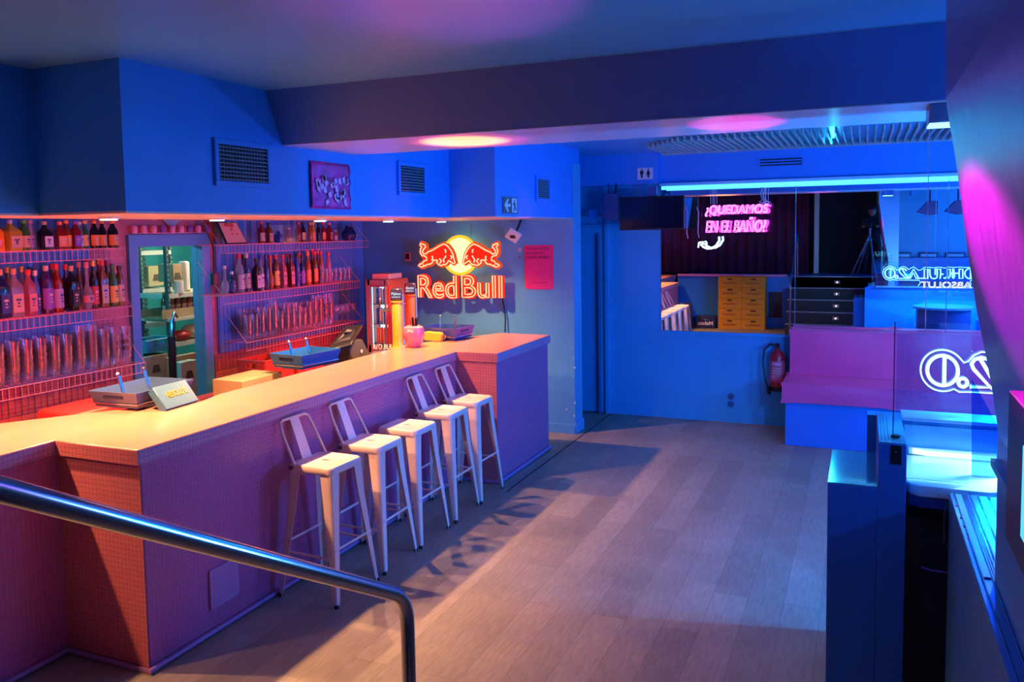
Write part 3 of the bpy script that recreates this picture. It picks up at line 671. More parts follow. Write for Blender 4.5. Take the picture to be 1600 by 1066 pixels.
# soffit downlights
for i, y in enumerate(DOWN_Y):
    t = thing('downlight', ('recessed round downlight in the soffit underside ' + ('out of the near end', 'at the soffit step by the viewer', 'before the storage door', 'above the storage room door', 'above the right bottle shelves', 'above the far end of the shelves', 'in front of the end wall')[i]), 'downlight', (DOWN_X[i], y, ZS-.008), 0, 'downlights in the soffit')
    MB().lathe([(.058, 0), (.058, -.012), (.046, -.016), (.046, -.004)], n=24).obj('trim_ring', WHITE, t, smooth=True)
    MB().cyl((0, 0, -.021), (0, 0, -.004), .044, n=24).obj('lens', glow('downlight lens glow', (.55, .95, 1), 9), t)

# ------------------------------------------------------------------ TV before the mirror
t = thing('television', 'black wall-mounted television hanging left of the pink neon', 'television')
p = onY(968, 360, 8.9); q = onY(1069, 305, 8.9)
MB().box(p.x, q.x, 8.9, 8.95, p.z, q.z).obj('casing', BLACK, t, bevel=.006)
box(p.x+.012, q.x-.012, 8.897, 8.901, p.z+.02, q.z-.012).obj('screen', mat('dark screen', (.004, .006, .02), .12), t)
MB().box(-2.2, -2.1, 8.95, 8.99, 2.3, 2.66).box(-2.18, -2.12, 8.99, 9.19, 2.55, 2.6).obj('wall_bracket', mat('dark bracket', (.03, .08, .25), .4), t)
MB().tube([onY(1071, 322, 9.0), onY(1074, 330, 9.0), onY(1073, 364, 9.0), onY(1075, 373, 9.0)], .006, 6).obj('cable', mat('pink cable', (.8, .3, .55), .4), t)
MB().hexa([(-1.98, 8.955, 2.2), (-1.9, 8.955, 2.2), (-1.9, 8.99, 2.2), (-1.98, 8.99, 2.2)], [(-2.05, 8.955, 2.55), (-1.85, 8.955, 2.55), (-1.85, 8.99, 2.55), (-2.05, 8.99, 2.55)]).obj('rear_plate', SOFF, t)
t = thing('speaker', 'dark speaker box in the shadow left of the television', 'speaker')
box(-2.72, -2.55, 8.95, 9.12, 2.3, 2.6).obj('cabinet', mat('dark blue speaker', (.02, .06, .2), .5), t, bevel=.01)
MB().tube([(-2.63, 9.12, 2.45), (-2.63, 9.21, 2.72)], .012, 6).obj('bracket', BLACK, t)

# ------------------------------------------------------------------ bench, extinguisher, sockets
t = thing('upholstered_bench', 'pink vinyl wall bench on a blue plinth under the mirror', 'bench')
MB().box(-.70, 3.1, 8.53, 9.32, 0, .455).obj('plinth', BOOTHM, t, bevel=.004)
def cushion(name, x0, x1, y0, y1, z0, z1, tilt=0, seed=0):
    mb = MB(); nx = max(4, int((x1-x0)/.12)); ny = 6; 
    def q(u, v, top):
        x = x0+(x1-x0)*u; e = min(u, 1-u)*(x1-x0); f = min(v, 1-v)*(1 if True else 0)
        return x, e, f
    random.seed(seed); g_ = []
    bmesh.ops.create_cube(mb.b, size=1, matrix=Matrix.Translation(((x0+x1)/2, (y0+y1)/2, (z0+z1)/2)) @ Matrix.Diagonal((x1-x0, y1-y0, z1-z0, 1)))
    bmesh.ops.subdivide_edges(mb.b, edges=mb.b.edges[:], cuts=7, use_grid_fill=True)
    C = Vector(((x0+x1)/2, (y0+y1)/2, (z0+z1)/2)); D = Vector((x1-x0, y1-y0, z1-z0))/2
    for v_ in mb.b.verts:
        n_ = Vector(((v_.co[i]-C[i])/D[i] for i in range(3)))
        e = [abs(c) for c in n_]; 
        for i in range(3):
            if e[i] > .99:
                j, k = [a for a in range(3) if a != i]
                s_ = (1-e[j]**6)*(1-e[k]**6); v_.co[i] += math.copysign(.018*s_-.012*(e[j] > .99)-.012*(e[k] > .99), n_[i])
        if tilt: v_.co.y += (v_.co.z-z0)*tilt
    return mb
for i, (x0, x1) in enumerate(((-.69, .30), (.31, 1.32), (1.33, 3.0))):
    o = cushion('b', x0, x1, 9.08, 9.30, .62, 1.085).obj('back_cushion', VINYL, t, smooth=True)
cushion('s', -.72, .30, 8.5, 9.12, .46, .62).obj('seat_cushion', VINYL, t, smooth=True)
cushion('s', .31, 1.65, 8.5, 9.12, .46, .62).obj('seat_cushion', VINYL, t, smooth=True)
cushion('s', 1.66, 3.0, 8.5, 9.12, .46, .62).obj('seat_cushion', VINYL, t, smooth=True)

t = thing('fire_extinguisher', 'red fire extinguisher with black hose on the wall left of the bench', 'fire extinguisher', (-.84, 9.22, .42))
MB().lathe([(.0, 0), (.075, 0), (.082, .03), (.082, .36), (.07, .405), (.035, .435), (.028, .46), (0, .46)], n=24).obj('cylinder', mat('red enamel', (.42, .01, .02), .3), t, smooth=True)
MB().lathe([(.084, .0), (.088, .0), (.088, .05), (.084, .05)], n=24).obj('base_ring', BLACK, t, smooth=True)
MB().cyl((0, 0, .46), (0, 0, .5), .022, n=12).box(-.015, .015, -.1, .03, .49, .505).hexa([(-.012, -.1, .52), (.012, -.1, .52), (.012, .02, .5), (-.012, .02, .5)], [(-.012, -.1, .53), (.012, -.1, .53), (.012, .02, .52), (-.012, .02, .52)]).obj('valve_handle', BLACK, t)
MB().tube([(0, 0, .485), (-.08, 0, .5), (-.14, -.02, .44), (-.15, -.03, .3), (-.13, -.04, .14), (-.095, -.04, .03)], .012, 8).cyl((-.095, -.04, .03), (-.08, -.04, -.04), .018, .022, 10).obj('hose', BLACK, t, smooth=True)
lb = MB(); n = 12
for i in range(n): 
    a0 = math.radians(200+140*i/n); a1 = math.radians(200+140*(i+1)/n); r_ = .0835
    lb.b.faces.new([lb.b.verts.new((r_*math.cos(a), r_*math.sin(a), z)) for a, z in ((a0, .1), (a1, .1), (a1, .33), (a0, .33))])
lb.obj('label', mat('label maroon', (.55, .10, .14), .4), t, weld=True)
fit_text('FUEGO', (-.045, -.088, .285), .09, .028, depth=.001).obj('lettering', WP, t)
for i in range(5): fit_text('USO A B C', (-.05, -.088, .245-i*.027), .1, .014, depth=.001).obj('lettering', WP, t)
for i, z in enumerate((.29, .215)):
    p = onY(1142, 620+12*i, 9.33)
    t = thing('wall_socket', 'round wall socket, %s of the pair low on the blue wall' % ('upper', 'lower')[i], 'socket', (p.x, BW, p.z), 0, 'sockets low on the blue wall')
    MB().lathe([(.036, 0), (.036, .012), (.028, .014), (.026, .004), (0, .004)], n=24).move(Matrix.Rotation(PI/2, 4, 'X')).obj('rim', mat('dark blue socket', (.03, .12, .3), .4), t, smooth=True)
    MB().cyl((-.009, -.003, 0), (-.009, -.006, 0), .003, n=8).cyl((.009, -.003, 0), (.009, -.006, 0), .003, n=8).obj('pin_holes', BLACK, t)
# chipped paint on the wall end
random.seed(5); mb = MB()
for (x, y, s_) in [(903, 560, 3), (905, 575, 5), (903, 590, 3), (904, 612, 2), (905, 630, 6), (904, 650, 5), (905, 664, 3), (885, 640, 5), (893, 545, 2)]:
    p = onY(x-7 if x > 900 else x, y, 8.249); w_ = s_*.0018
    yy = 8.25
    mb.prism([(p.x-w_, p.z), (p.x-w_*.2, p.z+w_*1.6), (p.x+w_, p.z+w_*.8), (p.x+w_*.5, p.z-w_*1.5)], 'Y', 8.2475, 8.2495)
o = mb.obj('trim_14', mat('bare plaster', (.7, .62, .66), .8)); o['kind'] = 'structure'

# ------------------------------------------------------------------ wire shelves behind the bar
def wire_shelf(y0, y1, z, label, struts=True):
    t = thing('wire_shelf', label, 'shelf', (0, 0, 0), 0, None)
    g = MB(); xa, xb = -5.465, -5.2
    for x in (xa, xb): g.tube([(x, y0, z), (x, y1, z)], .004, 5)
    n = int((y1-y0)/.045)
    for i in range(n+1): y = y0+(y1-y0)*i/n; g.tube([(xa, y, z-.003), (xb, y, z-.003)], .0018, 4)
    g.tube([((xa+xb)/2, y0, z-.005), ((xa+xb)/2, y1, z-.005)], .003, 4)
    g.obj('deck', WIRE, t)
    f = MB()
    for dz in (0, .075): f.tube([(xb+.002, y0, z-dz), (xb+.002, y1, z-dz)], .0028, 5)
    for i in range(n+1): y = y0+(y1-y0)*i/n; f.tube([(xb+.002, y, z), (xb+.002, y, z-.075)], .0018, 4)
    f.obj('front_guard', WIRE, t)
    if struts:
        for y in (y0+.004, y1-.004): MB().tube([(xb, y, z), (-5.475, y, z+.3)], .0035, 5).obj('side_strut', WIRE, t)
    return t
def back_grid(y0, y1, z0, z1, label):
    g = MB(); x = -5.478
    n = int((y1-y0)/.05)
    for i in range(n+1): y = y0+(y1-y0)*i/n; g.box(x-.0014, x+.0014, y-.0014, y+.0014, z0, z1)
    n = int((z1-z0)/.11)
    for i in range(n+1): z = z0+(z1-z0)*i/n; g.box(x-.0014, x+.0014, y0, y1, z-.0014, z+.0014)
    return tag(g.obj('wire_grid_panel', mat('dark wire', (.12, .07, .22), .4)), label, 'wire grid')
back_grid(2.4, 4.7, .95, 2.75, 'wire grid panel behind the left shelves')
back_grid(5.62, 8.1, .95, 2.75, 'wire grid panel behind the right shelves')
ZL = (2.11, 1.66, 1.205)
for z, y0, y1, n in ((ZL[0], 2.4, 4.60, 'top'), (ZL[1], 2.4, 4.64, 'middle'), (ZL[2], 2.4, 4.74, 'lowest')):
    wire_shelf(y0, y1, z, '%s pink wire shelf left of the storage room door' % n)
for z, y0, y1, n in ((ZL[0], 5.62, 7.95, 'top'), (ZL[1], 5.62, 7.76, 'middle'), (ZL[2], 5.9, 7.83, 'lowest')):
    wire_shelf(y0, y1, z, '%s pink wire shelf between the storage room door and the end wall' % n)
tag(MB().tube([(-5.28, 5.5, ZS-.01), (-5.27, 5.6, 2.1), (-5.27, 5.6, 1.86)], .007, 6).box(-5.29, -5.25, 5.575, 5.625, 1.76, 1.86).obj('hanging_cable', BLACK), 'black cable with a plug hanging at the left end of the right shelves', 'cable')

# ------------------------------------------------------------------ bottles
ORD = ['first', 'second', 'third', 'fourth', 'fifth', 'sixth', 'seventh', 'eighth', 'ninth', 'tenth', 'eleventh', 'twelfth', 'thirteenth', 'fourteenth', 'fifteenth', 'sixteenth', 'seventeenth', 'eighteenth', 'nineteenth', 'twentieth']
LIQ = {  # body colours
 'clear': ((.34, .36, .44), .30), 'blue': ((.03, .08, .38), .0), 'dark blue': ((.01, .02, .10), 0), 'black': ((.012, .01, .016), 0), 'green': ((.03, .16, .04), 0),
 'amber': ((.40, .10, .01), .1), 'red': ((.22, .012, .012), .05), 'yellow': ((.50, .40, .04), .1), 'brown': ((.15, .04, .01), 0), 'purple': ((.05, .015, .14), 0), 'pink': ((.45, .14, .20), .2), 'bright green': ((.08, .5, .04), .05), 'orange': ((.75, .25, .02), 0)}
LAB = {'white': (.5, .46, .44), 'cream': (.5, .38, .25), 'pink': (.52, .22, .26), 'yellow': (.75, .50, .08), 'red': (.55, .04, .05), 'gold': (.6, .42, .12), 'navy': (.03, .05, .22), 'black': (.02, .02, .02), 'lilac': (.32, .25, .45), 'orange': (.78, .28, .05), 'violet': (.22, .08, .5), 'silver': (.55, .56, .6)}
def liq(n):
    c, tr = LIQ[n]; k = 'bottle '+n
    if k in MT: return MT[k]
    m = mat(k, c, .12, spec=.7, coat=.4)
    if tr:
        nt = m.node_tree; b = nt.nodes['Principled BSDF']; b.inputs['Alpha'].default_value = 1-tr*1.6
    return m
def bottle(x, y, z, h, r, shape, body, cap, lab, where, group):
    t = thing('bottle', '%s %s bottle, %s cap%s, %s' % (shape, body, cap, (', %s label' % lab) if lab else '', where), 'bottle', (x, y, z), random.uniform(-.15, .15), group)
    hb = h*{'slim': .60, 'square': .60, 'stout': .66, 'tall': .58, 'round': .50, 'flask': .64}[shape]
    sq = .75 if shape in ('square', 'flask') else 0; nr = .013
    if shape == 'round': pr = [(0, 0), (r*.6, .002), (r*.95, hb*.3), (r, hb*.5), (r*.85, hb*.8), (r*.4, hb*1.0), (nr, hb*1.12), (nr, h*.9), (nr+.002, h*.91), (nr+.002, h*.93)]
    else: pr = [(0, 0), (r*.92, 0), (r, .008), (r, hb*.5), (r, hb), (r*.86, hb+.02*h/.3), (r*.45, hb+.06*h/.3), (nr+.002, hb+.09*h/.3), (nr, h*.86), (nr+.002, h*.87), (nr+.002, h*.9)]
    b = MB()
    if sq:
        rings = []
        for i, (rr_, zz) in enumerate(pr):
            s_ = sq if rr_ > r*.5 else 0; ring = []
            for k in range(16):
                a = 2*PI*k/16; q = 1/max(abs(math.cos(a)), abs(math.sin(a)))**s_
                ring.append(b.b.verts.new((rr_*.86*q*math.cos(a), rr_*.86*q*math.sin(a), zz)))
            rings.append(ring)
        for A, B in zip(rings, rings[1:]):
            for k in range(16): b.b.faces.new((A[k], A[(k+1) % 16], B[(k+1) % 16], B[k]))
        b.b.faces.new(rings[-1])
    else: b.lathe(pr, n=16)
    b.obj('glass_body', liq(body), t, smooth=True)
    MB().lathe([(nr+.004, h*.88), (nr+.005, h*.885), (nr+.005, h*.995), (nr+.003, h), (0, h)], n=12).obj('cap', mat('cap '+cap, LAB.get(cap, LIQ.get(cap, ((.5, .5, .5), 0))[0] if cap in LIQ else (.5, .5, .5)), .3, metal=.5 if cap in ('gold', 'silver') else 0), t, smooth=True)
    if lab:
        z0, z1 = (hb*.16, hb*.80) if shape != 'round' else (hb*.3, hb*.6); rr = r+.0012
        l = MB()
        if sq: l.box(rr*.86, rr*.86+.0015, -r*.72, r*.72, z0, z1)
        else:
            n = 8; 
            for i in range(n):
                a0 = math.radians(-75+150*i/n); a1 = math.radians(-75+150*(i+1)/n)
                l.b.faces.new([l.b.verts.new((rr*math.cos(a), rr*math.sin(a), zz)) for a, zz in ((a0, z0), (a1, z0), (a1, z1), (a0, z1))])
        lo = l.obj('label', mat('label '+lab, LAB[lab], .5), t, weld=True)
        o2 = 'navy' if lab in ('white', 'cream', 'pink', 'yellow', 'silver', 'lilac') else 'white'
        x2 = (rr*.86+.002) if sq else rr+.001
        MB().box(x2, x2+.001, -r*.34, r*.34, z0+(z1-z0)*.62, z0+(z1-z0)*.74).box(x2, x2+.001, -r*.25, r*.25, z0+(z1-z0)*.30, z0+(z1-z0)*.36).cyl((x2, 0, z0+(z1-z0)*.50), (x2+.001, 0, z0+(z1-z0)*.50), r*.16, n=10).obj('label_print', mat('label '+o2, LAB[o2], .5), lo)
    return t
def row(specs, zi, where, group, xx=-5.30):
    for i, (px, h, r, shape, body, cap, lab) in enumerate(specs):
        p = onX(px, 460, xx)
        dx = random.uniform(-.015, .015)
        bottle(xx+dx, p.y, ZL[zi]+.003, h, r, shape, body, cap, lab, '%s from left, %s' % (ORD[i], where), group)
row([(-4, .21, .05, 'square', 'orange', 'orange', None), (20, .21, .062, 'square', 'yellow', 'silver', 'cream'), (42, .21, .035, 'slim', 'green', 'bright green', 'cream'), (55, .21, .022, 'slim', 'clear', 'lilac', 'lilac'), (73, .2, .045, 'square', 'black', 'cream', 'silver'),
     (97, .2, .038, 'square', 'red', 'orange', 'orange'), (109, .21, .032, 'slim', 'brown', 'orange', 'orange'), (122, .205, .036, 'square', 'red', 'violet', 'violet'), (131, .2, .028, 'slim', 'clear', 'white', 'silver'), (139, .21, .02, 'slim', 'green', 'yellow', 'yellow'),
     (151, .21, .033, 'slim', 'black', 'orange', 'orange'), (163, .21, .03, 'slim', 'black', 'orange', 'orange'), (180, .21, .040, 'slim', 'black', 'orange', 'orange')], 0, 'top left shelf', 'bottles on the top left shelf')
row([(4, .33, .047, 'square', 'dark blue', 'cream', 'navy'), (24, .33, .05, 'square', 'clear', 'cream', 'cream'), (43, .32, .043, 'square', 'pink', 'red', 'pink'), (57, .31, .028, 'slim', 'blue', 'silver', 'navy'), (73, .34, .041, 'stout', 'purple', 'white', 'violet'),
     (91, .35, .040, 'slim', 'red', 'red', 'lilac'), (112, .33, .044, 'square', 'black', 'cream', 'black'), (135, .35, .043, 'round', 'clear', 'pink', 'pink'), (148, .36, .032, 'tall', 'black', 'gold', 'red'), (163, .36, .036, 'square', 'brown', 'red', 'cream'),
     (178, .33, .036, 'slim', 'green', 'green', 'yellow'), (190, .31, .030, 'stout', 'brown', 'black', 'cream')], 1, 'middle left shelf', 'bottles on the middle left shelf')
row([(14, .34, .03, 'slim', 'brown', 'gold', None), (34, .34, .035, 'slim', 'clear', 'gold', None), (50, .33, .03, 'tall', 'black', 'black', None), (83, .35, .035, 'slim', 'brown', 'red', None), (102, .34, .03, 'tall', 'purple', 'red', None), (124, .35, .03, 'tall', 'brown', 'pink', None), (141, .37, .03, 'tall', 'red', 'red', None), (157, .37, .03, 'tall', 'red', 'gold', None), (171, .35, .03, 'slim', 'brown', 'red', None)],
    1, 'rear row, middle left shelf', 'rear row of bottles on the middle left shelf', -5.40)
# right shelves
row([(413, .21, .035, 'slim', 'red', 'red', 'cream'), (424, .2, .036, 'square', 'brown', 'black', 'cream'), (437, .12, .040, 'square', 'blue', 'blue', None), (455, .15, .05, 'round', 'pink', 'white', 'cream'), (469, .205, .03, 'tall', 'red', 'red', None), (478, .205, .026, 'slim', 'black', 'black', 'gold'), (487, .2, .026, 'tall', 'amber', 'gold', None), (494, .205, .026, 'slim', 'yellow', 'yellow', 'orange'),
     (502, .2, .022, 'slim', 'black', 'black', None), (508, .205, .024, 'slim', 'red', 'red', 'orange'), (518, .2, .034, 'square', 'red', 'pink', 'pink'), (527, .12, .024, 'slim', 'pink', 'white', 'white')], 0, 'top right shelf', 'bottles on the top right shelf')
row([(353, .26, .038, 'round', 'clear', 'silver', None), (365, .2, .034, 'slim', 'dark blue', 'silver', 'navy'), (375, .36, .042, 'tall', 'clear', 'red', 'white'), (388, .36, .033, 'slim', 'dark blue', 'white', 'cream'), (400, .31, .037, 'square', 'black', 'black', 'white'), (409, .33, .03, 'slim', 'clear', 'blue', 'silver'), (417, .34, .030, 'tall', 'dark blue', 'navy', None),
     (424, .33, .034, 'round', 'amber', 'red', None), (434, .33, .036, 'stout', 'brown', 'red', 'yellow'), (445, .33, .034, 'square', 'pink', 'red', 'pink'), (455, .33, .030, 'square', 'red', 'black', 'pink'), (465, .33, .028, 'slim', 'blue', 'black', 'navy'), (473, .32, .030, 'slim', 'dark blue', 'black', 'violet'), (484, .35, .032, 'tall', 'amber', 'orange', 'orange'), (495, .35, .030, 'slim', 'brown', 'red', 'orange'), (504, .35, .028, 'slim', 'amber', 'red', None), (513, .34, .030, 'stout', 'pink', 'red', None)],
    1, 'middle right shelf', 'bottles on the middle right shelf')
row([(380, .35, .028, 'tall', 'brown', 'black', None), (418, .34, .028, 'tall', 'black', 'red', None), (431, .33, .028, 'tall', 'red', 'gold', None), (452, .34, .028, 'tall', 'brown', 'red', None), (470, .34, .028, 'tall', 'amber', 'red', None), (480, .36, .026, 'tall', 'red', 'pink', None), (490, .37, .026, 'tall', 'brown', 'red', None), (500, .36, .026, 'tall', 'red', 'pink', None)],
    1, 'rear row, middle right shelf', 'rear row of bottles on the middle right shelf', -5.40)
# framed print and jug on the top right shelf
t = thing('framed_print', 'leaning framed print with red shapes at the left end of the top right shelf', 'picture', (-5.3, 5.92, ZL[0]+.004))
MB().hexa([(.0, -.13, 0), (.012, -.13, 0), (.012, .14, 0), (0, .14, 0)], [(-.05, -.19, .2), (-.038, -.19, .2), (-.038, .07, .2), (-.05, .07, .2)]).obj('frame', BLACK, t)
MB().hexa([(.010, -.117, .012), (.014, -.117, .012), (.014, .127, .012), (.010, .127, .012)], [(-.037, -.17, .195), (-.035, -.17, .195), (-.035, .06, .195), (-.037, .06, .195)]).obj('paper', mat('salmon paper', (.75, .38, .26), .6), t)
mk = mat('red print', (.5, .05, .04), .5)
mb = MB()
for (y, z, r_) in ((-.08, .17, .03), (-.02, .165, .03), (-.03, .13, .02), (-.03, .09, .015), (.03, .09, .015)): mb.ball((.016-z*.25, y, z), r_, (.05, 1, .8), 10)
mb.obj('red_print', mk, t)
t = thing('jug', 'dark blue jug with a red mark, right end of the top right shelf', 'jug', (-5.3, onX(545, 360, -5.3).y, ZL[0]+.003))
MB().lathe([(0, 0), (.06, 0), (.085, .05), (.08, .09), (.05, .13), (.035, .15), (.04, .17)], n=20).obj('body', mat('cobalt glaze', (.01, .02, .12), .2), t, smooth=True)
MB().tube([(0, .035, .155), (0, .08, .14), (0, .085, .1)], .008, 8).obj('handle', MT['cobalt glaze'], t, smooth=True)
MB().ball((.082, .03, .05), .018, (.2, 1, 1), 10).obj('red_mark', mat('red mark', (.7, .05, .05), .4), t)
t = thing('gift_box', 'clear box with a pale trinket inside, middle of the top right shelf', 'box', (-5.3, onX(446, 360, -5.3).y, ZL[0]+.003))
MB().box(-.08, .05, -.14, .14, 0, .175).obj('clear_walls', CLEAR, t)

# ------------------------------------------------------------------ glasses
def tumbler(h, r0, r1, parent_label, group, loc, proto={}):
    k = (h, r0, r1)
    if k not in proto:
        t = thing('glass_tumbler', '', 'glass'); MB().lathe([(0, .004), (r0*.9, .003), (r0, .008), (r1, h), (r1-.003, h), (r0-.003, .014), (0, .012)], n=14).obj('glass_body', CLEAR, t, smooth=True)
        proto[k] = t
    else: t = copy_tree(proto[k])
    t.location = loc; t['label'] = parent_label; t['group'] = group; return t
random.seed(11)
for i in range(12):
    y = 3.5+i*.103+random.uniform(-.006, .006); n = 5 if i in (7, 8) else 4
    y = min(y, 4.68)
    for k in range(n): tumbler(.135, .031, .042, 'clear tumbler nested in the %s stack from left, lowest left wire shelf' % ORD[i], 'tumblers on the lowest left shelf, stack %d' % (i+1), (-5.27, y, ZL[2]+.004+k*.052))
for i in range(11):
    y = 3.55+i*.103
    for k in range(4): tumbler(.135, .031, .042, 'clear tumbler in the %s rear stack from left, lowest left wire shelf' % ORD[i], 'rear tumblers on the lowest left shelf, stack %d' % (i+1), (-5.38, y, ZL[2]+.004+k*.052))
for i in range(15):
    y = 6.0+i*.093; n = (3, 3, 4, 4, 5, 3, 4, 4, 4, 3, 4, 5, 5, 5, 5)[i]
    for k in range(n): tumbler(.135, .031, .042, 'clear tumbler nested in the %s stack from left, lowest right wire shelf' % ORD[i], 'tumblers on the lowest right shelf, stack %d' % (i+1), (-5.27, y, ZL[2]+.004+k*.052))
for i in range(13):
    y = 6.05+i*.098
    for k in range(4): tumbler(.135, .031, .042, 'clear tumbler in the %s rear stack from left, lowest right wire shelf' % ORD[i], 'rear tumblers on the lowest right shelf, stack %d' % (i+1), (-5.38, y, ZL[2]+.004+k*.052))
for i in range(7):
    for k in range(2 if i else 3): tumbler(.11, .024, .030, 'small clear glass in the %s stack right of the bottles, middle right shelf' % ORD[i], 'small glasses on the middle right shelf, stack %d' % (i+1), (-5.27, 7.17+i*.083, ZL[1]+.004+k*.045))
wg = None
for i in range(8):
    if wg is None:
        wg = thing('wine_glass', '', 'glass'); MB().lathe([(0, 0), (.036, .001), (.034, .004), (.006, .012), (.005, .085), (.012, .095), (.036, .125), (.042, .16), (.034, .2)], n=14).obj('glass_body', CLEAR, wg, smooth=True); t = wg
    else: t = copy_tree(wg)
    t.location = (-5.27-.09*(i % 2), 7.42+(i//2)*.1, ZL[2]+.004); t['label'] = 'stemmed glass at the far right end of the lowest right wire shelf, %s row' % ('front', 'rear')[i % 2]; t['group'] = 'stemmed glasses on the lowest right shelf, %s row' % ('front', 'rear')[i % 2]
# string of little round lamps above the storage door and pennant
t = thing('light_string', 'row of small round pink and violet lamps resting on the storage door frame', 'light string')
MB().tube([(-5.45, 4.9, 2.225), (-5.44, 5.3, 2.222), (-5.45, 5.75, 2.225)], .004, 5).obj('cord', mat('pale cord', (.7, .4, .5), .4), t)
for i in range(9):
    y = 4.92+i*.1; MB().lathe([(.022, 0), (.028, .02), (.026, .05), (.02, .06)], (-5.45, y, 2.225), n=12).obj('lamp', mat('lamp violet', (.2, .08, .4), .3) if i in (3, 6, 8) else mat('lamp pink', (.75, .3, .45), .3), t, smooth=True)
tag(MB().prism([(5.24, 2.42), (5.42, 2.42), (5.42, 2.33), (5.33, 2.26), (5.24, 2.33)], 'X', -5.47, -5.46).obj('pennant', mat('grey blue pennant', (.2, .35, .45), .6)), 'small grey-blue pointed pennant above the storage room door', 'pennant')

# ------------------------------------------------------------------ back counter, crates, fridge
bc = thing('back_counter', 'low dark worktop along the wall behind the bar', 'counter')
MB().box(-5.47, -4.95, 5.78, 8.2, 0, .80).obj('body', mat('dark red cabinet', (.25, .03, .04), .5), bc)
MB().box(-5.47, -4.93, 5.76, 8.22, .80, .83).obj('worktop', mat('dark steel top', (.2, .12, .12), .3, metal=.6), bc, bevel=.003)
def crate(name, c, sx, sy, h, m, label, group=None, rz=0, text=None, textm=None, slots=True, cat='crate', copy=None):
    t = thing(name, label, cat, c, rz, group); x, y = sx/2, sy/2; w = .014
    b = MB()
    b.box(-x, x, -y, y, 0, .012)
    for sgn in (-1, 1):
        # long sides with hand slot: framed opening
        b.box(-x, x, sgn*y-w/2, sgn*y+w/2, 0, h*.68).box(-x, -.055, sgn*y-w/2, sgn*y+w/2, h*.68, h*.86).box(.055, x, sgn*y-w/2, sgn*y+w/2, h*.68, h*.86).box(-x, x, sgn*y-w/2, sgn*y+w/2, h*.86, h)
        b.box(sgn*x-w/2, sgn*x+w/2, -y, y, 0, h*.68).box(sgn*x-w/2, sgn*x+w/2, -y, -.045, h*.68, h*.86).box(sgn*x-w/2, sgn*x+w/2, .045, y, h*.68, h*.86).box(sgn*x-w/2, sgn*x+w/2, -y, y, h*.86, h)
    b.obj('shell', m, t, bevel=.002)
    rm = MB(); rm.tube([(-x-.005, -y-.005, h-.008), (x+.005, -y-.005, h-.008), (x+.005, y+.005, h-.008), (-x-.005, y+.005, h-.008)], .008, 6, closed=True).obj('rim', m, t)
    dv = MB()
    for i in range(1, 5): dv.box(-x+sx*i/5-.003, -x+sx*i/5+.003, -y, y, .012, h*.55)
    for i in range(1, 3): dv.box(-x, x, -y+sy*i/3-.003, -y+sy*i/3+.003, .012, h*.55)
    dv.obj('dividers', m, t)
    return t
for i, (x, y, z) in enumerate(((-5.05, 5.98, .832), (-5.02, 6.4, .832))):
    t = crate('bottle_crate', (x, y, z), .30, .40, .24, REDP, 'red plastic bottle crate behind the bar, %s' % ('nearest the storage door', 'partly hidden by the blue tub')[i], 'red crates behind the bar', 0)
    for k in range(3):
        for j in range(4): MB().cyl((-.1+k*.09, -.14+j*.09, .05), (-.1+k*.09, -.14+j*.09, .2), .022, .012, 8).obj('bottle_neck', liq('brown'), t)
tag(box(-4.72, -4.42, 4.95, 5.42, .9, 1.06).obj('cardboard_box', CARD, bevel=.004), 'flat yellowish cardboard box behind the bar in front of the red crates', 'box')
tag(MB().box(-4.94, -4.45, 2.2, 5.7, .87, .9).box(-4.94, -4.9, 2.2, 5.7, 0, .87).obj('service_shelf', mat('dark red shelf', (.28, .04, .05), .5)), 'dark red service shelf below the counter behind the bar', 'shelf')
tag(MB().box(-4.86, -4.5, 3.55, 4.0, .9, 1.10).obj('red_lid_box', REDP, bevel=.02), 'low red plastic box behind the bar beside the near blue tub', 'box')
# fridge
t = thing('drinks_fridge', 'small glass-door drinks fridge with lit cans near the end wall', 'fridge', (-4.82, 7.62, .832))
zt = .92; rz = 0
fx0, fx1 = onY(571, 430, 7.5).x+4.82, onY(606, 430, 7.5).x+4.82
def fr(a, b, c_, d, e, f_): return MB().box(a, b, c_, d, e, f_)
fb = MB(); fb.box(fx0, fx1, .1, .3, .0, .86).box(fx0, fx0+.04, -.1, .1, 0, .86).box(fx1-.03, fx1, -.1, .1, 0, .86).box(fx0+.04, fx1-.03, -.1, .1, .78, .86).box(fx0+.04, fx1-.03, -.1, .1, 0, .14)
fb.obj('casing', mat('red fridge casing', (.5, .06, .05), .35), t, bevel=.004)
MB().box(fx0+.02, fx1-.0, -.125, -.1, .80, .86).box(fx0, fx0+.055, -.125, -.1, 0, .86).box(fx1-.05, fx1-.03, -.125, -.1, 0, .86).box(fx0+.02, fx1-.0, -.125, -.1, 0, .15).obj('door_frame', mat('grey pink door frame', (.26, .20, .24), .4), t, bevel=.003)
MB().box(fx0+.055, fx0+.06, -.09, -.08, .15, .80).box(fx0+.055, fx1-.05, .07, .08, .15, .8).obj('inner_light', glow('fridge inner glow', (.35, .8, 1), 4), t)
MB().box(fx0+.05, fx1-.04, -.122, -.117, .15, .80).obj('door_pane', PANE, t)
MB().box(fx1-.15, fx1-.08, -.13, -.124, .03, .1).obj('badge', BLACK, t)
fw_ = fx1-fx0-.10
for k in range(3):
    z = .17+k*.215; MB().box(fx0+.06, fx1-.05, -.09, .07, z-.012, z-.004).obj('shelf', STEELD, t)
MB().box(fx0+.06, fx1-.02, -.08, .2, .865, .92).obj('top_box', mat('pale salmon card', (.75, .42, .32), .6), t)
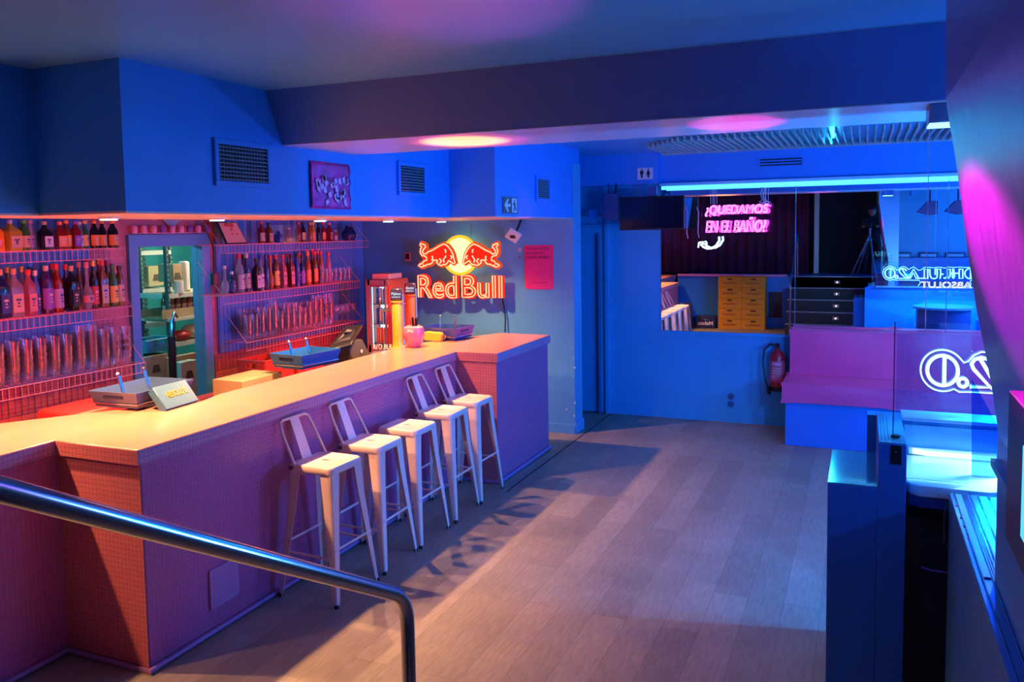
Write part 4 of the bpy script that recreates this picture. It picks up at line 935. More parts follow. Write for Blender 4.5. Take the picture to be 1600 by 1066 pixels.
for k in range(3):
    for j in range(4):
        cmat = mat('can blue', (.03, .12, .5), .25, metal=.4) if k > 0 and j % 2 == 0 else mat('can silver', (.55, .65, .75), .25, metal=.4) if k > 0 else mat('can orange', (.85, .22, .06), .3)
        cc = thing('drink_can', '%s can, %s from the left on the %s shelf of the small lit fridge' % ('blue' if k > 0 and j % 2 == 0 else 'silver' if k > 0 else 'orange', ORD[j], ('bottom', 'middle', 'top')[k]), 'can', (-4.82+fx0+.085+j*fw_/4.1, 7.60, .832+.17+k*.215-.004), 0, 'cans in the small lit fridge')
        MB().lathe([(0, 0), (.017, 0), (.019, .006), (.019, .15), (.015, .165), (0, .163)], n=14).obj('can_body', cmat, cc, smooth=True)
        MB().lathe([(.0175, .165), (.018, .168), (.016, .168), (.015, .164)], n=14).obj('can_rim', STEELD, cc)
# till
t = thing('cash_register', 'touch-screen till seen from behind with a squat printer base at the bar', 'cash register', (-4.3, 6.25, 1.015))
pl = [(-.02, -.44, .14), (-.05, -.40, .12), (.0, .25, .30), (.03, .2, .34)]
a = onX(508, 548, -4.30); b_ = onX(540, 509, -4.45); c_ = onX(567, 507, -4.38); d_ = onX(549, 538, -4.2)
O = Vector((-4.3, 6.25, 1.015)); q = [v_-O for v_ in (a, b_, c_, d_)]; nrm = (q[1]-q[0]).cross(q[3]-q[0]).normalized()*.035
MB().hexa([v_ for v_ in q], [v_+nrm for v_ in q]).obj('screen_casing', BLACK, t, bevel=.01)
MB().hexa([(q[0]*.8+q[2]*.2)-nrm*.2, (q[1]*.8+q[3]*.2)-nrm*.2, (q[2]*.8+q[0]*.2)-nrm*.2, (q[3]*.8+q[1]*.2)-nrm*.2], [(q[0]*.7+q[2]*.3)-nrm*.5, (q[1]*.7+q[3]*.3)-nrm*.5, (q[2]*.7+q[0]*.3)-nrm*.5, (q[3]*.7+q[1]*.3)-nrm*.5]).obj('rear_cover', mat('grey casing', (.02, .018, .03), .3), t)
MB().hexa([(-.1, -.1, 0), (.1, -.1, 0), (.1, .2, 0), (-.1, .2, 0)], [(-.07, -.12, .2), (.04, -.12, .2), (.04, .13, .2), (-.07, .13, .2)]).obj('base', mat('olive grey plastic', (.06, .05, .045), .45), t, bevel=.01)
MB().cyl((.08, .05, .10), (.082, .05, .10), .018, n=14).obj('logo_dot', WP, t)
MB().tube([(-.02, 0, .18), (-.03, 0, .28)], .03, 10).obj('neck', BLACK, t)

# ------------------------------------------------------------------ things on the bar
def tub(loc, rz, L, Wd, h, label, mc, tongs=2, slot=True):
    t = thing('bar_caddy', label, 'caddy', loc, rz); k = .86; th = .006
    b = MB(); o = [(-L/2, -Wd/2), (L/2, -Wd/2), (L/2, Wd/2), (-L/2, Wd/2)]
    bt = [b.b.verts.new((x*k, y*k, 0)) for x, y in o]; tp = [b.b.verts.new((x, y, h)) for x, y in o]
    ti = [b.b.verts.new((x*.965, y*.95, h)) for x, y in o]; bi = [b.b.verts.new((x*k*.96, y*k*.94, .008)) for x, y in o]
    b.b.faces.new(bt[::-1]); b.b.faces.new(bi)
    for A, B in ((bt, tp), (tp, ti), (ti, bi)):
        for i in range(4): b.b.faces.new((A[i], A[(i+1) % 4], B[(i+1) % 4], B[i]))
    b.obj('tub', mc, t)
    for sgn in (-1, 1): 
        xx = sgn*L/2*(k+(1-k)*.68)
        MB().box(min(xx, xx+sgn*.004), max(xx, xx+sgn*.004), -Wd*.2, Wd*.2, h*.58, h*.78).obj('hand_slot', mat('deep navy', (.006, .015, .08), .5), t)
    MB().tube([(x*k*1.06, y*k*1.08, .025) for x, y in o], .005, 6, closed=True).obj('wire_cradle', STEEL, t)
    MB().box(-L*.36, L*.36, -Wd*.30, Wd*.30, -.012, -.001).obj('lower_box', mc, t)
    for i in range(tongs):
        x = -L*.25+i*L*.42
        MB().hexa([(x, .02, .02), (x+.018, .02, .02), (x+.018, .03, .02), (x, .03, .02)], [(x-.018, .05, h+.08), (x, .05, h+.08), (x, .06, h+.08), (x-.018, .06, h+.08)]).cyl((x-.015, .058, h+.09), (x-.017, .06, h+.10), .016, .008, 10).obj('steel_tongs', STEEL, t)
    return t
TUBZ = CT+.012
g1 = [onZ(*p, CT+.105) for p in ((155, 610), (203, 625.5), (308, 598), (262, 586))]
cx_ = (g1[0]+g1[1]+g1[2]+g1[3])/4; dd = g1[2]-g1[1]; L1 = .50; W1 = .37
tub((cx_.x-.06, cx_.y, TUBZ), math.atan2(dd.y, dd.x), L1, W1, .10, 'navy bar caddy with two steel tongs behind the gold-lettered plate', mat('slate navy plastic', (.05, .09, .24), .32))
g2 = [onZ(*p, CT+.06) for p in ((425, 554), (464, 562), (528, 549), (490, 541))]
cx_ = (g2[0]+g2[1]+g2[2]+g2[3])/4; dd = g2[2]-g2[1]
tub((cx_.x, cx_.y, TUBZ-.052), math.atan2(dd.y, dd.x), .47, .36, .115, 'bright blue bar caddy with two pens standing inside, beside the till', mat('bright blue plastic', (.02, .13, .45), .3))
g3 = [onZ(*p, CT+.12) for p in ((664, 514), (724, 517), (741, 506), (668, 503))]
cx_ = (g3[0]+g3[1]+g3[2]+g3[3])/4; dd = g3[1]-g3[0]
tub((cx_.x, cx_.y, TUBZ), math.atan2(dd.y, dd.x), dd.length*.96, .36, .11, 'dark blue bar caddy behind the pink apple jar at the far end of the bar', mat('ink blue plastic', (.02, .04, .28), .3))
t = thing('sign_plate', 'slate blue tilted plate with gold ABSOLUT lettering leaning on the near caddy', 'sign')
A_ = onZ(260.5, 640, CT+.012); B_ = onZ(311, 625, CT+.012); tl = onZ(238, 606, CT+.135)
R_ = (B_-A_); U_ = (tl-A_); N_ = R_.cross(U_).normalized()*.05
MB().hexa([A_-N_, B_-N_, B_+U_-N_, A_+U_-N_], [A_, B_, B_+U_, A_+U_]).obj('plate', mat('slate blue plate', (.03, .11, .22), .35), t, bevel=.003)
M_ = place(A_+R_*.20+U_*.42+N_*.03, R_, U_)
text_mesh('ABSOLUT.', R_.length*.66, U_.length*.26, depth=.002, bold=.02).move(M_).obj('lettering', mat('gold letters', (.75, .38, .08), .25, metal=.7), t)
# apple jar with straws
p = onZ(647, 542, CT)
t = thing('apple_jar', 'glossy pink apple-shaped jar full of dark straws on the bar', 'jar', (p.x, p.y, CT+.001))
MB().lathe([(0, 0), (.055, 0), (.075, .03), (.098, .1), (.1, .14), (.088, .18), (.06, .195), (.035, .185), (.03, .17)], n=28).obj('jar_body', mat('pink ceramic', (.85, .18, .28), .12, coat=.6), t, smooth=True)
lt_ = text_mesh('APPLE', .07, .022, depth=.001).move(place((-.01, -.100, .145), (1, -.15, 0), (0, .25, 1))); lt_.obj('lettering', mat('silver print', (.85, .7, .72), .3), t)
random.seed(2)
for i in range(16):
    a = random.uniform(0, 6.28); r_ = random.uniform(.0, .026); MB().tube([(r_*math.cos(a), r_*math.sin(a), .12), (r_*2.0*math.cos(a), r_*2.0*math.sin(a), .265+random.uniform(-.01, .01))], .0045, 6).obj('straw', BLACK, t)
# orange sponge-like holder
p = onZ(678, 533, CT)
t = thing('napkin_holder', 'small glossy orange holder in front of the dark blue caddy', 'holder', (p.x, p.y, CT+.001))
MB().prism([(-.09, 0), (.09, 0), (.1, .06), (.085, .085), (-.085, .09), (-.1, .06)], 'Y', -.03, .03).obj('shell', mat('orange gold plastic', (.85, .4, .05), .2), t, bevel=.008)
MB().tube([(.1, 0, .07), (.13, 0, .05), (.11, 0, .02)], .006, 6).obj('wire_loop', STEEL, t)
# beer towers
def tower(px, py, top, hgt, label, m, word, sub, X):
    p = onZ(px, py, CT-.1); t = thing('beer_tower', label, 'beer tower', (p.x, p.y, CT-.1))
    MB().lathe([(0, 0), (.11, 0), (.105, .012), (.07, .03), (.052, .07), (.05, .12), (.053, hgt-.02), (.062, hgt-.015), (.064, hgt), (0, hgt)], n=28).obj('column', m, t, smooth=True)
    bx = MB().box(-.055, .055, -.05, .05, hgt+.002, hgt+.12).move(Matrix.Rotation(.4, 4, 'Z')).obj('badge_block', mat('navy badge', (.03, .02, .06), .2), t, bevel=.015)
    for w, z, hh in ((word, hgt+.055, .028), (sub, hgt+.03, .014)):
        text_mesh(w, .085, hh, depth=.001).move(Matrix.Rotation(.4, 4, 'Z') @ place((-.042, -.0515, z), (1, 0, 0), (0, 0, 1))).obj('lettering', glow('badge lettering glow', (.6, .85, 1), 2.0), t)
    MB().tube([(.0, .0, hgt-.09), (-.1, -.03, hgt-.09), (-.16, -.05, hgt-.1)], .014, 10).tube([(-.155, -.05, hgt-.09), (-.155, -.05, hgt-.19)], .010, 8).tube([(-.155, -.05, hgt-.1), (-.15, -.06, hgt+.0)], .008, 8).ball((-.15, -.06, hgt+.01), .016).obj('tap', STEEL, t, smooth=True)
    MB().tube([(.07, .0, .05), (.07, 0, hgt+.06)], .006, 8).obj('side_tube', glow('violet light rod', (.35, .35, 1), 1.2), t)
    return t
tower(622, 551, 0, .50, 'amber yellow beer tower with a Mahou badge, nearer of the two', mat('amber enamel', (.85, .42, .04), .22, coat=.5), 'Mahou', '5 ESTRELLAS', 0)
tower(643, 534, 0, .50, 'red-orange beer tower with a lit badge standing behind the amber one', mat('red orange enamel', (.75, .12, .03), .22, coat=.5), 'Alhambra', 'ESPECIAL', 0)
tag(MB().box(-4.35, -4.02, 6.2, 7.4, CT-.14, CT-.10).box(-4.35, -4.02, 6.2, 7.4, 0, CT-.15).obj('drip_counter', mat('dark drip tray steel', (.18, .1, .1), .3, metal=.7)), 'dark lower drip counter carrying the beer towers', 'counter')
tag(fit_text('RED BULL', tuple(onZ(583, 546, CT-.09)), .22, .05, right=(1, .3, 0), up=(0, .4, 1), depth=.004).obj('lettered_mat', WP), 'white lettering on the dark mat edge beside the beer towers', 'bar mat')

# ------------------------------------------------------------------ storage room contents
def rackp(x, y0, y1, zs, label):
    t = thing('storage_rack', label, 'rack')
    for yy in (y0, y1):
        for xx in (x, x-.4):
            u = MB().box(xx-.018, xx+.018, yy-.018, yy+.018, 0, 2.5); u.obj('upright', mat('dark perforated steel', (.03, .10, .12), .4), t)
            hs = MB()
            for i in range(48): hs.box(xx+.018, xx+.0195, yy-.004, yy+.004, .1+i*.05, .122+i*.05)
            hs.obj('upright_holes', mat('pale holes', (.4, .55, .5), .6), t)
    for z in zs: MB().box(x-.42, x+.02, y0, y1, z-.045, z).obj('shelf', mat('white steel shelf', (.62, .66, .58), .5), t)
    return t
def zx(y, X, x=260): return onX(x, y, X).z
def yx(x, X, y=460): return onX(x, y, X).y
rackp(-7.0, yx(222, -7.0), yx(268, -7.0), (zx(391, -7.0), zx(449, -7.0), zx(502, -7.0)), 'white and teal steel rack at the rear of the storage room')
rackp(-6.35, yx(262, -6.35), yx(262, -6.35)+.95, (zx(458, -6.35, 280), zx(533, -6.35, 285)), 'nearer steel storage rack at the right inside the doorway')
def cbox(x0, x1, yt, yb, X, dep, m, label, top=None):
    a_ = onX(x0, yb, X); b_ = onX(x1, yt, X); z0 = a_.z if top is None else 0
    cy = (a_.y+b_.y)/2; hw = (b_.y-a_.y)/2; h = b_.z-z0
    t = thing('cardboard_box', label, 'box', (X-dep/2, cy, z0)); a = dep/2
    MB().box(-a, a, -hw, hw, 0, h).obj('carton', m, t, bevel=.004)
    MB().box(-a, a+.001, -.03, .03, h, h+.001).obj('tape', mat('beige tape', (.55, .45, .3), .4), t)
    MB().prism([(-.05, h-.16), (.05, h-.16), (.03, h-.09), (-.03, h-.09)], 'X', a, a+.002).obj('printed_mark', mat('dark print', (.1, .08, .06), .6), t)
    return t
TAN = mat('beige cardboard', (.55, .45, .26), .8)
cbox(233, 255, 415, 448, -7.02, .28, TAN, 'beige box on the middle shelf of the rear storage rack')
cbox(271, 283, 412, 441, -6.38, .2, CARD, 'tan box on the upper shelf of the nearer storage rack')
cbox(226, 262, 552, 600, -6.0, .3, TAN, 'large beige box at the front of the storage room floor', 1)
cbox(284, 308, 562, 600, -5.85, .1, mat('white carton', (.62, .66, .55), .7), 'white carton at the right front of the storage room floor', 1)
cbox(264, 308, 551, 600, -5.97, .06, CARD, 'brown box behind the white carton in the storage room', 1)
cz = zx(549, -6.15, 230)
t = crate('stacked_crate', (-6.15, yx(232, -6.15), cz), .25, .34, .12, mat('teal crate', (.05, .35, .45), .4), 'teal plastic crate on the large beige box in the storage room', None)
t = thing('paper_roll', 'white roll standing on the nearer storage rack', 'roll', (-6.36, yx(280, -6.36), zx(458, -6.35, 280)+.001))
MB().cyl((0, 0, 0), (0, 0, .12), .045, n=18).obj('paper', WHITE, t, smooth=True); MB().cyl((0, 0, .12), (0, 0, .121), .018, n=12).obj('core', CARD, t)
tag(MB().box(-6.5, -6.4, yx(291, -6.4), yx(299, -6.4), zx(458, -6.35, 280)+.001, zx(408, -6.4, 295)).obj('white_tub', WHITE, bevel=.02), 'tall white plastic tub on the nearer storage rack', 'tub')
bz = zx(490, -6.40, 280)
t = thing('bottle_tray', 'cardboard tray of brown bottles on the nearer storage rack', 'tray', (-6.45, yx(278, -6.45), bz-.02)); MB().box(-.16, .12, -.33, .33, -.01, 0).box(.115, .12, -.33, .33, 0, .08).box(-.16, -.155, -.33, .33, 0, .08).obj('tray_body', CARD, t)
for i in range(7):
    bottle(-6.40, yx(256, -6.4)+i*.082, bz-.018, .25, .032, 'slim', 'brown', 'gold', 'cream', '%s from left in the storage room tray' % ORD[i], 'brown bottles in the storage room')
tag(MB().box(-6.75, -6.3, yx(252, -6.4), yx(252, -6.4)+.9, bz-.06, bz-.032).obj('rack_board', mat('white steel shelf', (.6, .6, .6))), 'white shelf board carrying the brown bottles in the storage room', 'shelf')
rz_ = zx(533, -6.35, 285)
tag(MB().ball((-6.4, yx(279, -6.4), rz_+.055), .09, (1, 1.1, .6)).obj('red_cloth', REDP, smooth=True), 'crumpled red cloth bundle on the lower storage shelf', 'cloth')
tag(MB().ball((-6.42, yx(296, -6.42), rz_+.075), .1, (1, 1.1, .75)).obj('cream_bag', mat('cream bag', (.7, .6, .4), .6), smooth=True), 'cream crumpled bag beside the red cloth in the storage room', 'bag')
uy = yx(265, -5.8); uz = zx(526, -5.8, 265)
tag(MB().cyl((-5.8, uy, 0), (-5.8, uy, uz), .03, .034, n=14).cyl((-5.8, uy, uz), (-5.79, uy+.02, uz+.2), .024, .012, 10).obj('dark_umbrella', BLACK, smooth=True), 'black umbrella standing upright in the storage doorway', 'umbrella')
tag(MB().tube([(-5.77, uy-.03, uz+.0), (-5.76, uy-.035, uz+.14), (-5.76, uy+.01, uz+.22), (-5.77, uy+.05, uz+.17)], .012, 8).obj('steel_hook', STEEL, smooth=True), 'shiny steel hook handle above the umbrella in the storage doorway', 'hook')

# ------------------------------------------------------------------ booth at the right
bt = thing('booth_wall', 'blue L-shaped booth wall with a low block, a pier and a half wall', 'half wall')
MB().box(-.135, .072, 3.9, 4.5, 0, 1.035).obj('low_block', BOOTHM, bt, bevel=.004)
MB().box(.072, .186, 3.9, 4.56, 0, 1.238).obj('pier', BOOTHM, bt, bevel=.004)
MB().box(-.134, .071, 3.905, 4.495, 1.0352, 1.04).obj('block_cap', mat('glossy teal cap', (.05, .38, .48), .12, coat=.5), bt)
MB().box(.186, 3.1, 4.50, 4.66, 0, 1.22).box(.03, .186, 4.56, 4.66, 0, 1.22).obj('half_wall', mat('booth rear wall paint', (.02, .28, .62), .4), bt)
MB().box(.075, .184, 3.905, 4.555, 1.2382, 1.243).obj('pier_cap', mat('glossy teal cap', (.05, .38, .48)), bt)
MB().box(.187, 3.1, 4.48, 4.68, 1.2205, 1.235).obj('wall_cap', mat('sign-lit wall cap', (.6, .75, .8), .3), bt, bevel=.003)  # half wall's top, painted pale for the sign's light falling on it
p0 = onY(1391, 725, 3.9); p1 = onY(1409, 696.5, 3.9)
t = thing('wall_switch', 'black vertical switch plate on the front of the booth pier', 'switch')
box(p0.x, p1.x, 3.893, 3.9, p0.z, p1.z).obj('plate', BLACK, t, bevel=.002); box((p0.x+p1.x)/2-.002, (p0.x+p1.x)/2+.002, 3.891, 3.893, p1.z-.03, p1.z-.026).obj('indicator', WP, t)
rb_ = MB()
for i in range(3): rb_.box(.085+i*.014, .089+i*.014, 3.95, 4.5, 1.2431, 1.2436)
tag(rb_.obj('cap_grooves', mat('dark groove', (.03, .15, .2), .5)), 'thin dark lines running along the top of the booth pier', 'groove')
WT = mat('white worktop', (.80, .84, .86), .18, coat=.4)
t = thing('worktop', 'bright white worktop with rounded front corners inside the booth', 'worktop')
pl = [(.19, 4.49), (.19, 4.02), (.205, 3.975), (.24, 3.95), (.51, 3.95), (.545, 3.975), (.56, 4.02), (.62, 4.3), (.62, 4.49)]
MB().prism(pl, 'Z', 1.0, 1.05).obj('slab', WT, t, bevel=.006)
MB().prism([(.195, 4.48), (.2, 3.985), (.24, 3.96), (.51, 3.96), (.55, 4.0), (.61, 4.48)], 'Z', .95, .998).obj('under_tray', mat('navy tray', (.02, .07, .28), .3), t)
MB().box(.2, 3.0, 4.485, 4.499, 1.052, 1.2).obj('splashback', mat('cyan splashback', (.25, .6, .8), .25), t)
t = thing('tube_light', 'short cyan light tube with rounded ends on the booth splashback', 'tube light')
MB().tube([(.24, 4.465, 1.075), (.3, 4.46, 1.068), (1.1, 4.46, 1.068)], .012, 10).obj('tube', glow('booth tube glow', (.4, .9, 1), 5), t, smooth=True)
MB().box(.22, 1.12, 4.472, 4.484, 1.055, 1.09).obj('housing', WHITE, t)
# glass screen on the pier
t = thing('glass_screen', 'clear glass screen standing on the booth pier', 'glass screen')
gy = 4.02; gx = onY(1397, 600, gy).x; gr_ = onY(1516, 660, gy).x
MB().box(gx, gr_, gy-.004, gy+.004, 1.06, onY(1397, 503, gy).z).obj('pane', PANE, t)
MB().box(gx-.003, gx+.001, gy-.006, gy+.006, 1.245, onY(1397, 503, gy).z).obj('edge_strip', mat('dark green glass edge', (.01, .06, .12), .2), t)
MB().cyl((gx+.01, gy, 1.243), (gx+.01, gy, 1.252), .02, n=14).obj('foot', BLACK, t)
# triangular pane beyond
t = thing('glass_screen', 'blue angled glass piece at the right inside the booth', 'glass screen')
q = [onY(x, y, 4.2) for x, y in ((1518, 590), (1560, 668), (1560, 760), (1518, 757))]
MB().prism([(v_.x, v_.z) for v_ in q], 'Y', 4.197, 4.203).obj('pane', glass('blue tinted pane', (.35, .6, 1), .05, .02), t)
# dark undercounter units
t = thing('undercounter_fridge', 'black undercounter fridge in the dark gap under the white worktop', 'fridge')
MB().box(.19, .62, 4.05, 4.48, 0, .94).obj('body', DARK, t)
MB().box(.24, .42, 4.03, 4.05, .1, .88).obj('door', mat('near black door', (.012, .012, .02), .25), t)
MB().tube([(.26, 4.01, .66), (.30, 4.0, .655), (.38, 4.0, .655)], .005, 6).obj('handle', mat('violet handle', (.3, .1, .4), .2, metal=.6), t)
MB().prism([(.193, 3.97), (.193, 4.05), (.245, 4.05), (.245, 3.97)], 'Z', 0, .9).obj('side_panel', BLACK, t)
# bottle cooler with sliding lids along the right wall
t = thing('bottle_cooler', 'blue chest cooler with sliding lid rails beside the slanted panel', 'cooler')
cxl = .355; TZ = 1.035
MB().box(cxl, .80, 1.9, 3.93, 0, TZ).obj('cabinet', mat('blue cooler paint', (.07, .30, .50), .4), t, bevel=.004)
MB().box(cxl+.002, .79, 1.9, 3.925, TZ, TZ+.004).obj('top', mat('blue steel top', (.12, .25, .6), .18, metal=.7), t)
rr_ = MB()
for x in (.372, .402, .410, .418, .43, .46, .50): rr_.box(x, x+.0035, 1.9, 3.92, TZ+.004, TZ+.011)
rr_.obj('lid_rails', mat('dark rail', (.04, .02, .10), .2, metal=.6), t)
MB().box(.376, .398, 3.0, 3.9, TZ+.004, TZ+.009).obj('sliding_lid', mat('cobalt lid', (.08, .2, .7), .2), t)
mb = MB()
for i, y in enumerate((3.75, 3.6, 3.5, 3.42, 3.37, 3.24)): mb.ball((.366+.002*i, y, TZ+.006), .0035 if i != 4 else .006, (1, 2.5 if i < 4 else 1, .6), 8)
mb.obj('drops', mat('magenta drop', (.8, .05, .5), .1), t)
MB().tube([(cxl-.003, 3.9, 1.0), (cxl-.02, 3.88, .97), (cxl-.02, 3.88, .84), (cxl-.003, 3.9, .81)], .005, 8).obj('handle', mat('dark handle', (.05, .05, .12), .3, metal=.6), t)

# round drum table and bits seen in the mirror
t = thing('barrel_table', 'round dark blue drum table in front of the half wall, seen in the mirror', 'table', (1.08, 5.25, 0))
MB().cyl((0, 0, .12), (0, 0, .97), .36, n=40).obj('drum', mat('navy drum', (.03, .10, .35), .25, coat=.4), t, smooth=True)
MB().cyl((0, 0, .97), (0, 0, 1.0), .40, n=40).obj('table_top', mat('blue table top', (.10, .45, .75), .25), t, smooth=True)
MB().cyl((0, 0, 0), (0, 0, .12), .30, n=30).obj('base', BLACK, t, smooth=True)
t = thing('low_speaker', 'small blue box standing at the right of the drum table', 'speaker', (1.62, 5.1, 0)); MB().box(-.1, .1, -.1, .1, 0, .8).obj('cabinet', BOOTHM, t, bevel=.01); MB().box(-.09, .09, -.09, .09, .8, .806).obj('top', mat('glossy teal cap', (0, 0, 0)), t)
for i, x in enumerate((1.05, 1.5)):
    t = thing('ceiling_speaker', 'dark wedge speaker hanging in the booth area, %s one' % ('left', 'right')[i], 'speaker', (x, 1.9, 2.42), 0, 'wedge speakers seen in the mirror')
    MB().prism([(-.17, .0), (-.0, .19), (.17, .2), (.17, -.04), (.05, -.06)], 'Y', -.12, .12).obj('cabinet', mat('violet black speaker', (.06, .02, .14), .4), t, bevel=.01)
    MB().tube([(.05, 0, .19), (.05, 0, H-2.42)], .012, 8).obj('ceiling_bracket', BLACK, t)
t = thing('wall_counter', 'blue side counter with dark equipment boxes against the wall behind the booth', 'counter')
MB().box(.6, 3.0, -.85, -.4, 1.0, 1.5).obj('body', BOOTHM, t)
for i, x in enumerate((.75, 1.25, 1.75, 2.25)):
    tt = thing('mixer_box', 'dark equipment box, %s on the side counter behind the booth' % ORD[i], 'equipment', (x, -.6, 1.502), 0, 'equipment on the side counter'); MB().box(-.18, .18, -.15, .15, 0, .10).obj('case', mat('dark blue case', (.02, .05, .14), .4), tt, bevel=.01); MB().box(-.14, .14, .15, .155, .02, .07).obj('panel', mat('blue panel', (.1, .4, .7), .3), tt)
t = thing('spot_can', 'small cylindrical ceiling spotlight behind the booth', 'spotlight', (.9, 0, 2.78)); MB().cyl((0, 0, 0), (0, 0, .14), .05, n=18).obj('can', mat('blue can', (.1, .35, .7), .3), t, smooth=True); MB().cyl((0, 0, .14), (0, 0, H-2.78), .01, n=8).obj('stem', BLACK, t)

# slanted steel panel and wall at the right foreground
STL = bpy.data.materials.new('streaky steel'); STL.use_nodes = True; nt = STL.node_tree; b = nt.nodes['Principled BSDF']
b.inputs['Metallic'].default_value = .55; b.inputs['Base Color'].default_value = (.16, .30, .55, 1)
tc = nt.nodes.new('ShaderNodeTexCoord'); mp = nt.nodes.new('ShaderNodeMapping'); mp.inputs['Scale'].default_value = (30, 30, 1.2)
n_ = nt.nodes.new('ShaderNodeTexNoise'); n_.inputs['Scale'].default_value = 1; r_ = nt.nodes.new('ShaderNodeMapRange'); r_.inputs[3].default_value = .26; r_.inputs[4].default_value = .42
nt.links.new(tc.outputs['Object'], mp.inputs[0]); nt.links.new(mp.outputs[0], n_.inputs['Vector']); nt.links.new(n_.outputs[0], r_.inputs[0]); nt.links.new(r_.outputs[0], b.inputs['Roughness'])
prf = [(1478, 0), (1478, 60), (1478, 155), (1483, 190), (1491, 235), (1500, 300), (1510, 380), (1525, 480), (1541, 560), (1552, 620), (1560, 680), (1557, 720)]
pv = [onY(x, y, 3.0) for x, y in prf]; pv = [(v_.x, v_.z) for v_ in pv if v_.z < H]
pv = [(pv[0][0], H)] + pv
struct('wall_slanted', MB().prism(pv + [(.56, pv[-1][1]), (.56, H)], 'Y', .35, 3.0), STL)
struct('wall_right_low', MB().box(.405, .56, .35, 2.98, 0, pv[-1][1]), mat('teal low wall paint', (.07, .34, .58), .4))
struct('trim_15', MB().box(.385, .41, .35, 2.98, pv[-1][1]-.012, pv[-1][1]+.012), mat('teal low wall paint', (0, 0, 0)), label='ledge under the slanted steel panel')
t = thing('wall_monitor', 'narrow dark frame with a glowing cyan screen on the right foreground wall', 'monitor')
ya, yb = 2.25, 2.0
zc = 1.61
MB().box(.325, .395, yb-.3, ya, 1.44, 1.80).obj('frame', BLACK, t, bevel=.004)
MB().box(.322, .325, 1.93, 2.03, 1.52, 1.72).obj('screen', glow('cyan screen glow', (.1, .7, 1), 1.6), t)

# ------------------------------------------------------------------ crates, keg (seen in the mirror)
CZ = 1.13/5
TXT = mat('crate brown print', (.22, .04, .02), .5)
protoc = None
for col, x in enumerate((-2.64, -2.15)):
    for k in range(5):
        if protoc is None:
            protoc = t = crate('beer_crate', (0, 0, 0), .475, .36, CZ-.004, YELL, '', cat='crate')
            MB().box(-.05, .05, .181, .188, CZ*.70, CZ*.84).obj('hand_hole', mat('brown shadow slot', (.10, .03, .01), .6), t)
            fit_text('CORONITA', (.155, .189, .07), .31, .042, right=(-1, 0, 0), depth=.002, bold=.02).obj('lettering', TXT, t)
        else: t = copy_tree(protoc)
        t.location = (x, .43, k*CZ); t['group'] = 'yellow beer crates in two stacks'; t['label'] = 'yellow beer crate, %s from the floor in the %s stack under the pink ledge' % (ORD[k], ('left', 'right')[col])
t = thing('beer_keg', 'steel beer keg on the floor between bar and crates', 'keg', (-3.6, .85, 0))
MB().lathe([(.10, .0), (.19, .0), (.195, .02), (.195, .07), (.185, .08), (.195, .1), (.2, .12), (.195, .15), (.19, .16), (.19, .26), (.2, .28), (.2, .31), (.19, .33), (.19, .4), (.2, .42), (.195, .45), (.185, .46), (.195, .48), (.195, .54), (.185, .56), (.17, .56), (.165, .5), (0, .51)], n=32).obj('barrel', mat('keg steel', (.25, .28, .34), .3, metal=.9), t, smooth=True)
MB().cyl((0, 0, .5), (0, 0, .54), .04, n=16).obj('valve', STEEL, t)
t = thing('lettered_crate', 'low dark blue crate with white Mahou lettering on the floor by the yellow crates', 'crate', (-3.15, .5, 0))
MB().box(-.21, .21, -.15, .15, 0, .26).obj('shell', mat('navy crate', (.01, .015, .07), .4), t, bevel=.01)
fit_text('Mahou', (.16, .152, .07), .32, .085, right=(-1, 0, 0), depth=.002, bold=.03).obj('lettering', mat('pale lettering', (.7, .6, .7), .5), t)
MB().cyl((.0, .151, .19), (.0, .154, .19), .012, n=10).cyl((-.05, .151, .2), (-.05, .154, .2), .006, n=10).cyl((.05, .151, .2), (.05, .154, .2), .006, n=10).obj('star_print', mat('pale lettering', (0, 0, 0)), t)
t = thing('floor_grate', 'dark square wire grate on the low blue wall right of the yellow crates', 'grate', (0, .152, 0))
MB().box(-1.88, -1.6, 0, .01, .22, .78).obj('backing', mat('dark red void', (.03, .008, .02), .7), t)
s = MB()
for i in range(10): s.box(-1.88+i*.03, -1.876+i*.03, .01, .016, .22, .78)
for i in range(18): s.box(-1.88, -1.6, .01, .016, .23+i*.032, .234+i*.032)
s.obj('wire_mesh', mat('brown wire', (.2, .08, .1), .5), t)

# ------------------------------------------------------------------ tripod, camera, photographer (seen in the mirror)
FH = Vector((FW.x, FW.y, 0)).normalized(); RH = Vector((RT.x, RT.y, 0)).normalized()
CB = EYE - FH*.30
t = thing('camera_tripod', 'dark camera tripod with silver joints standing on the platform', 'tripod', (0, 0, 0))
top = CB + Vector((0, 0, -.12))
feet = [Vector((-.24, .06, PZ)), Vector((.24, -.06, PZ)), Vector((-.12, -.62, PZ))]
tripm = mat('tripod carbon', (.25, .22, .27), .35, metal=.4)
for f_ in feet:
    a = top+Vector((0, 0, -.08)); mid = a.lerp(f_, .5)
    lg = MB().cyl(a, mid, .02, .018, 12).cyl(mid, f_, .014, .011, 12).obj('leg', tripm, t, smooth=True)
    MB().cyl(a.lerp(f_, .12), a.lerp(f_, .16), .028, n=12).cyl(mid, a.lerp(f_, .53), .024, n=12).obj('leg_lock', STEEL, lg)
    MB().ball(f_+Vector((0, 0, .014)), .02).obj('foot', STEEL, lg, smooth=True)
MB().cyl(top+Vector((0, 0, -.12)), top+Vector((0, 0, .03)), .022, n=14).ball(top+Vector((0, 0, .03)), .035).obj('ball_head', STEELD, t, smooth=True)
t = thing('photo_camera', 'black camera mounted on the tripod', 'camera')
M_ = Matrix((RH, FH, Vector((0, 0, 1)))).transposed().to_4x4(); M_.translation = EYE - FH*.22 + Vector((0, 0, 0))
